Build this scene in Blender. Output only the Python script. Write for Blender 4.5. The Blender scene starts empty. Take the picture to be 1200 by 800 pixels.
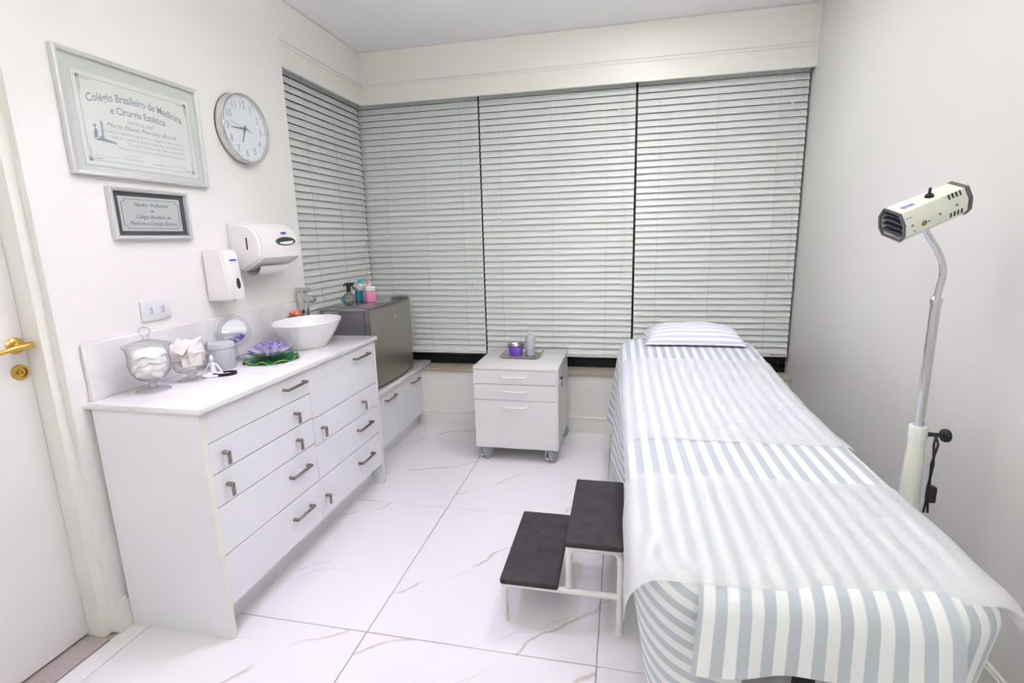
import bpy, bmesh, math, random
from mathutils import Vector, Matrix
random.seed(7)
PI = math.pi
S = bpy.context.scene
COL = S.collection

# ------------------------------------------------------------------ camera
CAM = (1.8716, -0.2922, 1.4506)
YAW, PITCH, ROLL, FPX = 0.21645, -0.20140, -0.02602, 596.57
fw = Vector((-math.sin(YAW) * math.cos(PITCH), math.cos(YAW) * math.cos(PITCH), math.sin(PITCH)))
rt0 = Vector((math.cos(YAW), math.sin(YAW), 0.0))
up0 = rt0.cross(fw)
rt = rt0 * math.cos(ROLL) + up0 * math.sin(ROLL)
up = -rt0 * math.sin(ROLL) + up0 * math.cos(ROLL)
cam = bpy.data.cameras.new('camera')
cam.sensor_width = 36.0
cam.lens = FPX / 1200.0 * 36.0
cam.clip_start = 0.02
camo = bpy.data.objects.new('camera', cam)
m = Matrix((rt, up, -fw)).transposed().to_4x4()
m.translation = Vector(CAM)
camo.matrix_world = m
COL.objects.link(camo)
S.camera = camo

# ------------------------------------------------------------------ world, exposure
w = bpy.data.worlds.new('night_outside')
w.use_nodes = True
w.node_tree.nodes['Background'].inputs[0].default_value = (0.02, 0.025, 0.04, 1)
w.node_tree.nodes['Background'].inputs[1].default_value = 0.3
S.world = w
S.view_settings.view_transform = 'Standard'
S.view_settings.look = 'None'
S.view_settings.gamma = 1.0
S.view_settings.use_curve_mapping = False
S.view_settings.exposure = -0.12

# ceiling spotlights and added unseen fill drums: (x, y, size, watts, colour, kind, beam spread in degrees / for drums the watts of the added upward light)
LAMPS = [
    (1.45, -0.75, 0.46, 12.0, (1.0, 0.995, 0.97), 'drum', 40.0),
    (1.55, 1.35, 0.46, 6.0, (1.0, 0.995, 0.97), 'drum', 30.0),
    (0.80, 1.35, 0.15, 5.8, (0.74, 0.55, 1.0), 'spot', 95),
    (2.15, 2.15, 0.15, 3.0, (0.76, 0.62, 1.0), 'spot', 85),
    (2.02, 2.50, 0.15, 11.2, (0.97, 1.0, 0.97), 'spot', 180),
]

# ------------------------------------------------------------------ room dimensions
W, H = 3.00, 2.77            # right wall x, ceiling z
YB = 3.352                   # back wall below the sill
YN = -1.8                    # wall behind the camera
CT = 0.91                    # worktop height
CX = 0.467                   # main cabinet front
CY0, CY1 = 1.09, 2.37

# ------------------------------------------------------------------ helpers: materials
def lin(c):
    out = []
    for v in c:
        v = v / 255.0
        out.append(v / 12.92 if v <= 0.04045 else ((v + 0.055) / 1.055) ** 2.4)
    return (out[0], out[1], out[2], 1.0)

def mat(name, rgb, rough=0.5, metal=0.0, spec=0.5, var=0.03, scale=8.0, bump=0.0, bscale=200.0,
        trans=0.0, ior=1.45, emit=None, estr=0.0, alpha=1.0, sheen=0.0, coat=0.0, aniso=None):
    mt = bpy.data.materials.new(name)
    mt.use_nodes = True
    nt = mt.node_tree
    b = nt.nodes['Principled BSDF']
    c = lin(rgb)
    tc = nt.nodes.new('ShaderNodeTexCoord')
    nz = nt.nodes.new('ShaderNodeTexNoise')
    nz.inputs['Scale'].default_value = scale
    nz.inputs['Detail'].default_value = 4.0
    if aniso:
        mp = nt.nodes.new('ShaderNodeMapping')
        mp.inputs['Scale'].default_value = aniso
        nt.links.new(tc.outputs['Object'], mp.inputs[0])
        nt.links.new(mp.outputs[0], nz.inputs['Vector'])
    else:
        nt.links.new(tc.outputs['Object'], nz.inputs['Vector'])
    mx = nt.nodes.new('ShaderNodeMix')
    mx.data_type = 'RGBA'
    mx.inputs[6].default_value = tuple(max(0, v * (1 - var)) for v in c[:3]) + (1,)
    mx.inputs[7].default_value = tuple(min(1, v * (1 + var)) for v in c[:3]) + (1,)
    nt.links.new(nz.outputs['Fac'], mx.inputs[0])
    nt.links.new(mx.outputs[2], b.inputs['Base Color'])
    b.inputs['Roughness'].default_value = rough
    b.inputs['Metallic'].default_value = metal
    b.inputs['Specular IOR Level'].default_value = spec
    b.inputs['IOR'].default_value = ior
    b.inputs['Transmission Weight'].default_value = trans
    b.inputs['Alpha'].default_value = alpha
    b.inputs['Sheen Weight'].default_value = sheen
    b.inputs['Coat Weight'].default_value = coat
    if emit:
        b.inputs['Emission Color'].default_value = lin(emit)
        b.inputs['Emission Strength'].default_value = estr
    if bump > 0:
        n2 = nt.nodes.new('ShaderNodeTexNoise')
        n2.inputs['Scale'].default_value = bscale
        nt.links.new(tc.outputs['Object'], n2.inputs['Vector'])
        bp = nt.nodes.new('ShaderNodeBump')
        bp.inputs['Strength'].default_value = bump
        bp.inputs['Distance'].default_value = 0.002
        nt.links.new(n2.outputs['Fac'], bp.inputs['Height'])
        nt.links.new(bp.outputs[0], b.inputs['Normal'])
    return mt

def node(nt, t, **kw):
    n = nt.nodes.new(t)
    for k, v in kw.items():
        setattr(n, k, v)
    return n

def marble(name, base, vein, cloud, rough, scale, width, strength, per_object=True, rot=0.6, aniso=2.6):
    mt = bpy.data.materials.new(name)
    mt.use_nodes = True
    nt = mt.node_tree
    L = nt.links.new
    b = nt.nodes['Principled BSDF']
    geo = node(nt, 'ShaderNodeNewGeometry')
    oi = node(nt, 'ShaderNodeObjectInfo')
    vm = node(nt, 'ShaderNodeVectorMath', operation='MULTIPLY_ADD')
    cmb = node(nt, 'ShaderNodeCombineXYZ')
    mul = node(nt, 'ShaderNodeMath', operation='MULTIPLY')
    mul.inputs[1].default_value = 37.0 if per_object else 0.0
    L(oi.outputs['Random'], mul.inputs[0])
    L(mul.outputs[0], cmb.inputs[0]); L(mul.outputs[0], cmb.inputs[1])
    vm.inputs[1].default_value = (1, 1, 1)
    L(geo.outputs['Position'], vm.inputs[0]); L(cmb.outputs[0], vm.inputs[2])
    mp = node(nt, 'ShaderNodeMapping')
    mp.inputs['Rotation'].default_value = (0, 0, rot)
    mp.inputs['Scale'].default_value = (1.0, aniso, 1.0)
    L(vm.outputs[0], mp.inputs[0])
    n1 = node(nt, 'ShaderNodeTexNoise')
    n1.inputs['Scale'].default_value = scale
    n1.inputs['Detail'].default_value = 3.5
    n1.inputs['Distortion'].default_value = 0.25
    L(mp.outputs[0], n1.inputs['Vector'])
    sub = node(nt, 'ShaderNodeMath', operation='SUBTRACT'); sub.inputs[1].default_value = 0.5
    ab = node(nt, 'ShaderNodeMath', operation='ABSOLUTE')
    L(n1.outputs['Fac'], sub.inputs[0]); L(sub.outputs[0], ab.inputs[0])
    mr = node(nt, 'ShaderNodeMapRange')
    mr.inputs['From Min'].default_value = 0.0
    mr.inputs['From Max'].default_value = width
    mr.inputs['To Min'].default_value = 1.0
    mr.inputs['To Max'].default_value = 0.0
    L(ab.outputs[0], mr.inputs['Value'])
    n2 = node(nt, 'ShaderNodeTexNoise')
    n2.inputs['Scale'].default_value = scale * 1.3
    L(vm.outputs[0], n2.inputs['Vector'])
    mr2 = node(nt, 'ShaderNodeMapRange')
    mr2.inputs['From Min'].default_value = 0.47
    mr2.inputs['From Max'].default_value = 0.62
    L(n2.outputs['Fac'], mr2.inputs['Value'])
    pm = node(nt, 'ShaderNodeMath', operation='MULTIPLY')
    L(mr.outputs[0], pm.inputs[0]); L(mr2.outputs[0], pm.inputs[1])
    pm2 = node(nt, 'ShaderNodeMath', operation='MULTIPLY'); pm2.inputs[1].default_value = strength
    L(pm.outputs[0], pm2.inputs[0])
    cl = node(nt, 'ShaderNodeMix', data_type='RGBA')
    cl.inputs[6].default_value = lin(base); cl.inputs[7].default_value = lin(cloud)
    n3 = node(nt, 'ShaderNodeTexNoise'); n3.inputs['Scale'].default_value = scale * 0.8; n3.inputs['Detail'].default_value = 6
    L(mp.outputs[0], n3.inputs['Vector'])
    mr3 = node(nt, 'ShaderNodeMapRange'); mr3.inputs['From Min'].default_value = 0.45; mr3.inputs['From Max'].default_value = 0.75
    L(n3.outputs['Fac'], mr3.inputs['Value'])
    L(mr3.outputs[0], cl.inputs[0])
    mx = node(nt, 'ShaderNodeMix', data_type='RGBA')
    mx.inputs[7].default_value = lin(vein)
    L(cl.outputs[2], mx.inputs[6]); L(pm2.outputs[0], mx.inputs[0])
    L(mx.outputs[2], b.inputs['Base Color'])
    b.inputs['Roughness'].default_value = rough
    return mt

def tile_mat():
    mt = bpy.data.materials.new('floor_marble')
    mt.use_nodes = True
    nt = mt.node_tree
    L = nt.links.new
    b = nt.nodes['Principled BSDF']
    geo = node(nt, 'ShaderNodeNewGeometry'); oi = node(nt, 'ShaderNodeObjectInfo')
    mul = node(nt, 'ShaderNodeMath', operation='MULTIPLY'); mul.inputs[1].default_value = 31.0
    L(oi.outputs['Random'], mul.inputs[0])
    cmb = node(nt, 'ShaderNodeCombineXYZ'); L(mul.outputs[0], cmb.inputs[0]); L(mul.outputs[0], cmb.inputs[1])
    ad = node(nt, 'ShaderNodeVectorMath', operation='ADD'); L(geo.outputs['Position'], ad.inputs[0]); L(cmb.outputs[0], ad.inputs[1])
    col = None
    for (ang, freq, amp, nsc, wid, lo, hi, stren, rgb) in ((42, 1.9, 1.15, 1.5, 0.017, 0.44, 0.54, 0.85, (190, 180, 164)), (30, 3.3, 1.5, 2.2, 0.016, 0.48, 0.60, 0.55, (204, 198, 190))):
        a = math.radians(ang)
        dt = node(nt, 'ShaderNodeVectorMath', operation='DOT_PRODUCT'); dt.inputs[1].default_value = (-math.sin(a) * freq, math.cos(a) * freq, 0)
        L(ad.outputs[0], dt.inputs[0])
        nz = node(nt, 'ShaderNodeTexNoise'); nz.inputs['Scale'].default_value = nsc; nz.inputs['Detail'].default_value = 5; nz.inputs['Roughness'].default_value = 0.42
        L(ad.outputs[0], nz.inputs['Vector'])
        ma = node(nt, 'ShaderNodeMath', operation='MULTIPLY_ADD'); ma.inputs[1].default_value = amp
        L(nz.outputs['Fac'], ma.inputs[0]); L(dt.outputs['Value'], ma.inputs[2])
        fr = node(nt, 'ShaderNodeMath', operation='FRACT'); L(ma.outputs[0], fr.inputs[0])
        sb = node(nt, 'ShaderNodeMath', operation='SUBTRACT'); sb.inputs[1].default_value = 0.5; L(fr.outputs[0], sb.inputs[0])
        ab = node(nt, 'ShaderNodeMath', operation='ABSOLUTE'); L(sb.outputs[0], ab.inputs[0])
        mr = node(nt, 'ShaderNodeMapRange'); mr.inputs['From Max'].default_value = wid; mr.inputs['To Min'].default_value = stren; mr.inputs['To Max'].default_value = 0.0
        L(ab.outputs[0], mr.inputs['Value'])
        n2 = node(nt, 'ShaderNodeTexNoise'); n2.inputs['Scale'].default_value = 3.6; n2.inputs['Detail'].default_value = 3
        o2 = node(nt, 'ShaderNodeVectorMath', operation='ADD'); o2.inputs[1].default_value = (ang * 1.0, 3.0, 0); L(ad.outputs[0], o2.inputs[0]); L(o2.outputs[0], n2.inputs['Vector'])
        m2 = node(nt, 'ShaderNodeMapRange'); m2.inputs['From Min'].default_value = lo; m2.inputs['From Max'].default_value = hi; L(n2.outputs['Fac'], m2.inputs['Value'])
        pr = node(nt, 'ShaderNodeMath', operation='MULTIPLY'); L(mr.outputs[0], pr.inputs[0]); L(m2.outputs[0], pr.inputs[1])
        mx = node(nt, 'ShaderNodeMix', data_type='RGBA'); mx.inputs[7].default_value = lin(rgb)
        if col is None: mx.inputs[6].default_value = lin((234, 233, 233))
        else: L(col, mx.inputs[6])
        L(pr.outputs[0], mx.inputs[0]); col = mx.outputs[2]
    L(col, b.inputs['Base Color'])
    b.inputs['Roughness'].default_value = 0.08
    return mt

def stripe_mat(name, white, blue, period, axis=0, duty=0.5):
    mt = bpy.data.materials.new(name)
    mt.use_nodes = True
    nt = mt.node_tree
    L = nt.links.new
    b = nt.nodes['Principled BSDF']
    uv = node(nt, 'ShaderNodeUVMap')
    sp = node(nt, 'ShaderNodeSeparateXYZ')
    L(uv.outputs[0], sp.inputs[0])
    dv = node(nt, 'ShaderNodeMath', operation='DIVIDE'); dv.inputs[1].default_value = period
    L(sp.outputs[axis], dv.inputs[0])
    fr = node(nt, 'ShaderNodeMath', operation='FRACT')
    L(dv.outputs[0], fr.inputs[0])
    pp = node(nt, 'ShaderNodeMath', operation='PINGPONG'); pp.inputs[1].default_value = 0.5
    L(fr.outputs[0], pp.inputs[0])
    mr = node(nt, 'ShaderNodeMapRange')
    mr.inputs['From Min'].default_value = 0.5 * duty - 0.018
    mr.inputs['From Max'].default_value = 0.5 * duty + 0.018
    L(pp.outputs[0], mr.inputs['Value'])
    mx = node(nt, 'ShaderNodeMix', data_type='RGBA')
    mx.inputs[6].default_value = lin(white); mx.inputs[7].default_value = lin(blue)
    L(mr.outputs[0], mx.inputs[0])
    L(mx.outputs[2], b.inputs['Base Color'])
    b.inputs['Roughness'].default_value = 0.85
    b.inputs['Specular IOR Level'].default_value = 0.2
    b.inputs['Sheen Weight'].default_value = 0.15
    tc = node(nt, 'ShaderNodeTexCoord')
    nz = node(nt, 'ShaderNodeTexNoise'); nz.inputs['Scale'].default_value = 9.0; nz.inputs['Detail'].default_value = 3
    L(tc.outputs['Object'], nz.inputs['Vector'])
    bp = node(nt, 'ShaderNodeBump'); bp.inputs['Strength'].default_value = 0.25; bp.inputs['Distance'].default_value = 0.02
    L(nz.outputs['Fac'], bp.inputs['Height']); L(bp.outputs[0], b.inputs['Normal'])
    return mt

M = {}
M['wall'] = mat('wall_paint', (238, 236, 232), 0.6, var=0.012, scale=2.0, bump=0.05, bscale=300)
M['wall_grey'] = mat('wall_satin_paint', (222, 220, 217), 0.42, var=0.012, scale=1.5, bump=0.04, bscale=250)
M['ceil'] = mat('ceiling_paint', (247, 246, 247), 0.8, var=0.01)
M['trim'] = mat('white_trim', (236, 235, 228), 0.4, var=0.01)
M['door'] = mat('door_lacquer', (232, 230, 228), 0.35, var=0.012)
M['lacquer'] = mat('cabinet_white', (238, 239, 243), 0.18, var=0.01, scale=3)
M['edge'] = mat('cabinet_edge_band', (238, 236, 226), 0.35, var=0.02)
M['seam'] = mat('drawer_shadow_gap', (150, 140, 128), 0.7)  # brownish carcass colour visible in the gaps between the fronts
M['grout'] = mat('grout', (178, 168, 158), 0.9, var=0.1, scale=30)
M['tile'] = tile_mat()
M['marble'] = marble('counter_marble', (240, 239, 238), (196, 194, 196), (216, 214, 216), 0.14, 3.0, 0.03, 0.22, False, 0.5, 1.6)
M['granite'] = mat('sill_granite', (176, 166, 148), 0.6, var=0.25, scale=120)
M['threshold'] = mat('threshold_granite', (176, 166, 162), 0.5, var=0.25, scale=140)
M['slat'] = mat('blind_slat_paint', (224, 228, 224), 0.35, var=0.015, scale=3)
M['cord'] = mat('blind_cord', (206, 206, 200), 0.7)
M['frame_black'] = mat('window_frame_black', (14, 15, 18), 0.4)
M['glass_night'] = mat('night_glass', (4, 5, 8), 0.03, spec=0.6)
M['nickel'] = mat('brushed_nickel', (150, 142, 132), 0.32, metal=1.0, var=0.08, scale=60)
M['crystal'] = mat('crystal_stud', (236, 232, 236), 0.05, metal=0.6)
M['brass'] = mat('brass', (205, 170, 90), 0.22, metal=1.0, var=0.1, scale=25)
M['chrome'] = mat('chrome', (205, 205, 209), 0.06, metal=1.0, var=0.01)
M['steel'] = mat('stainless', (190, 186, 182), 0.25, metal=1.0, var=0.05, scale=40)
M['alum'] = mat('frame_aluminium', (214, 215, 214), 0.4, metal=0.6, var=0.04, scale=30, aniso=(1, 1, 12))
M['mount'] = mat('frame_glass_mount', (219, 223, 219), 0.12, var=0.01)
M['paper'] = mat('certificate_paper', (232, 234, 230), 0.7, var=0.01)
M['ink_blue'] = mat('certificate_ink', (158, 166, 178), 0.7)
M['ink_light'] = mat('certificate_small_print', (172, 178, 184), 0.7)
M['ink_dark'] = mat('plaque_ink', (62, 64, 68), 0.6)
M['matte_dark'] = mat('plaque_mount', (74, 75, 77), 0.6, var=0.03)
M['plate'] = mat('plaque_plate', (196, 200, 198), 0.3, metal=0.35)
M['plastic'] = mat('white_plastic', (238, 236, 230), 0.28, var=0.008)
M['plastic2'] = mat('outlet_plastic', (222, 225, 226), 0.35, var=0.008)
M['dark_hole'] = mat('dark_hole', (40, 38, 38), 0.6)
M['smoke'] = mat('smoked_window', (58, 64, 66), 0.1)
M['logo_blue'] = mat('logo_blue', (66, 84, 170), 0.4)
M['towel'] = mat('paper_towel', (244, 243, 242), 0.9, bump=0.2, bscale=400)
M['clock_face'] = mat('clock_face', (222, 228, 234), 0.5, var=0.01)
M['clock_body'] = mat('clock_body', (214, 213, 210), 0.25, metal=0.5)
M['numeral'] = mat('clock_numeral', (158, 162, 166), 0.4, metal=0.2)
M['hand'] = mat('clock_hand', (150, 150, 142), 0.4, metal=0.4)
M['frost'] = mat('frosted_glass', (226, 230, 234), 0.5, trans=0.35, ior=1.3, var=0.01)
M['cotton'] = mat('cotton', (250, 247, 245), 0.95, var=0.01, bump=0.3, bscale=150, sheen=0.2)
M['gauze'] = mat('gauze', (247, 238, 234), 0.95, var=0.01, bump=0.2, bscale=300)
M['white_resin'] = mat('white_resin', (244, 243, 246), 0.35, var=0.01)
M['black_gloss'] = mat('black_gloss', (26, 28, 36), 0.2)
M['mirror'] = mat('mirror_silver', (244, 244, 248), 0.01, metal=1.0, var=0.0)
M['leaf'] = mat('lily_leaf', (26, 92, 58), 0.4, var=0.25, scale=40)
M['leaf_rim'] = mat('lily_leaf_rim', (140, 190, 80), 0.45, var=0.1, scale=40)
M['sepal'] = mat('lotus_sepal', (110, 176, 110), 0.45, var=0.2, scale=30)
M['ceramic'] = mat('white_ceramic', (240, 240, 238), 0.06, var=0.005, coat=0.3)
M['coral'] = mat('coral_sponge', (226, 120, 92), 0.8, var=0.12, scale=60, bump=0.4)
M['fridge'] = mat('fridge_inox', (158, 152, 144), 0.30, metal=0.75, var=0.05, scale=30, aniso=(1, 1, 14))
M['fridge_side'] = mat('fridge_side_paint', (112, 110, 118), 0.32, metal=0.2, var=0.03)
M['fridge_top'] = mat('fridge_top_paint', (150, 146, 152), 0.10, metal=0.3, var=0.03)
M['fridge_trim'] = mat('fridge_trim', (96, 94, 94), 0.35)
M['fridge_logo'] = mat('fridge_logo', (196, 194, 186), 0.4)
M['black_plastic'] = mat('black_plastic', (24, 24, 25), 0.4)
M['teal'] = mat('teal_liquid', (24, 150, 172), 0.12, var=0.02, coat=0.5)
M['pink'] = mat('pink_liquid', (236, 140, 186), 0.12, var=0.02, coat=0.5)
M['teal_cap'] = mat('teal_cap', (40, 172, 198), 0.35)
M['pink_cap'] = mat('pink_cap', (240, 176, 208), 0.35)
M['clear_shell'] = mat('bottle_shell', (240, 240, 236), 0.2)
M['trolley'] = mat('trolley_laminate', (226, 226, 223), 0.32, var=0.01, bump=0.05, bscale=400)
M['trolley_handle'] = mat('trolley_handle', (240, 240, 240), 0.3)
M['wheel'] = mat('caster_grey', (172, 174, 180), 0.4)
M['hood'] = mat('caster_hood', (190, 190, 186), 0.45)
M['purple'] = mat('purple_enamel', (128, 88, 208), 0.35, var=0.05)
M['squeeze'] = mat('squeeze_bottle', (226, 228, 230), 0.35, trans=0.45, ior=1.2)
M['squeeze_liquid'] = mat('squeeze_liquid', (184, 192, 206), 0.25, trans=0.2)
M['rubber'] = mat('stool_rubber', (56, 54, 55), 0.8, var=0.55, scale=22, bump=0.25, bscale=500)
M['white_metal'] = mat('white_enamel_tube', (236, 235, 232), 0.25, var=0.01)
M['bed_frame'] = mat('bed_frame_white', (224, 224, 222), 0.35)
M['vinyl'] = mat('bed_vinyl', (228, 228, 226), 0.45)
M['sheet'] = stripe_mat('striped_sheet', (232, 235, 234), (186, 194, 200), 0.0485, 0, 0.5)
M['pillow'] = stripe_mat('striped_pillowcase', (242, 242, 246), (208, 210, 232), 0.034, 1, 0.5)
M['lamp_cream'] = mat('lamp_cream_enamel', (232, 235, 223), 0.25, var=0.01)
M['lamp_dark'] = mat('lamp_louvre', (92, 98, 110), 0.35, metal=0.4)
M['diffuser'] = mat('lamp_diffuser', (255, 255, 255), 0.5, emit=(250, 246, 255), estr=4.0)
M['label_grey'] = mat('fridge_label', (176, 174, 178), 0.5)
M['logo_violet'] = mat('lamp_logo', (150, 130, 190), 0.5)

def thin_glass(name, tint, fres=1.0, edge=0.70):
    mt = bpy.data.materials.new(name)
    mt.use_nodes = True
    nt = mt.node_tree
    nt.nodes.remove(nt.nodes['Principled BSDF'])
    tp = node(nt, 'ShaderNodeBsdfTransparent'); gl = node(nt, 'ShaderNodeBsdfGlossy')
    tp.inputs[0].default_value = lin(tint); gl.inputs['Roughness'].default_value = 0.02
    gl.inputs[0].default_value = (1, 1, 1, 1)
    lw = node(nt, 'ShaderNodeLayerWeight'); lw.inputs['Blend'].default_value = 0.5
    pw_ = node(nt, 'ShaderNodeMath', operation='POWER'); pw_.inputs[1].default_value = 3.5
    fr = node(nt, 'ShaderNodeMath', operation='MULTIPLY_ADD'); fr.inputs[1].default_value = 0.55 * fres; fr.inputs[2].default_value = 0.035
    nt.links.new(lw.outputs['Facing'], pw_.inputs[0]); nt.links.new(pw_.outputs[0], fr.inputs[0])
    nz = node(nt, 'ShaderNodeTexNoise'); nz.inputs['Scale'].default_value = 25.0
    bp = node(nt, 'ShaderNodeBump'); bp.inputs['Strength'].default_value = 0.05
    nt.links.new(nz.outputs['Fac'], bp.inputs['Height'])
    nt.links.new(bp.outputs[0], gl.inputs['Normal'])
    ms = node(nt, 'ShaderNodeMixShader')
    nt.links.new(fr.outputs[0], ms.inputs[0]); nt.links.new(tp.outputs[0], ms.inputs[1]); nt.links.new(gl.outputs[0], ms.inputs[2])
    tm = node(nt, 'ShaderNodeMix', data_type='RGBA')
    tm.inputs[6].default_value = lin(tint); tm.inputs[7].default_value = lin(tuple(int(c * edge) for c in tint))
    p2_ = node(nt, 'ShaderNodeMath', operation='POWER'); p2_.inputs[1].default_value = 2.2
    nt.links.new(lw.outputs['Facing'], p2_.inputs[0]); nt.links.new(p2_.outputs[0], tm.inputs[0]); nt.links.new(tm.outputs[2], tp.inputs[0])
    nt.links.new(ms.outputs[0], nt.nodes['Material Output'].inputs[0])
    return mt
M['glass'] = thin_glass('clear_glass', (249, 251, 250), 1.0)
M['acrylic'] = thin_glass('clear_acrylic', (250, 252, 250), 1.0)
M['glazing'] = thin_glass('picture_glazing', (252, 253, 252), 0.6, edge=0.97)

# disposable paper: thin cloth that lets the stripes through
mt = bpy.data.materials.new('disposable_paper')
mt.use_nodes = True
nt = mt.node_tree
b = nt.nodes['Principled BSDF']
b.inputs['Base Color'].default_value = lin((248, 250, 249))
b.inputs['Roughness'].default_value = 0.9
b.inputs['Specular IOR Level'].default_value = 0.1
tl_ = node(nt, 'ShaderNodeBsdfTranslucent'); tl_.inputs[0].default_value = lin((248, 250, 249))
m1 = node(nt, 'ShaderNodeMixShader'); m1.inputs[0].default_value = 0.35
nt.links.new(b.outputs[0], m1.inputs[1]); nt.links.new(tl_.outputs[0], m1.inputs[2])
tp = node(nt, 'ShaderNodeBsdfTransparent')
ms = node(nt, 'ShaderNodeMixShader')
nz = node(nt, 'ShaderNodeTexNoise'); nz.inputs['Scale'].default_value = 60.0
mr = node(nt, 'ShaderNodeMapRange'); mr.inputs['To Min'].default_value = 0.55; mr.inputs['To Max'].default_value = 0.65
nt.links.new(nz.outputs['Fac'], mr.inputs['Value'])
nt.links.new(mr.outputs[0], ms.inputs[0])
nt.links.new(tp.outputs[0], ms.inputs[1])
nt.links.new(m1.outputs[0], ms.inputs[2])
nt.links.new(ms.outputs[0], nt.nodes['Material Output'].inputs[0])
M['tissue'] = mt

# lotus petal: white at the base, violet at the tip (the dye of the flower itself)
mt = bpy.data.materials.new('lotus_petal')
mt.use_nodes = True
nt = mt.node_tree
b = nt.nodes['Principled BSDF']
uv = node(nt, 'ShaderNodeUVMap')
sp = node(nt, 'ShaderNodeSeparateXYZ')
cr = node(nt, 'ShaderNodeValToRGB')
cr.color_ramp.elements[0].position = 0.50; cr.color_ramp.elements[0].color = lin((232, 228, 240))
cr.color_ramp.elements[1].position = 0.98; cr.color_ramp.elements[1].color = lin((112, 70, 200))
nt.links.new(uv.outputs[0], sp.inputs[0]); nt.links.new(sp.outputs[1], cr.inputs[0])
nt.links.new(cr.outputs[0], b.inputs['Base Color'])
b.inputs['Roughness'].default_value = 0.4
M['petal'] = mt

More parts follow.
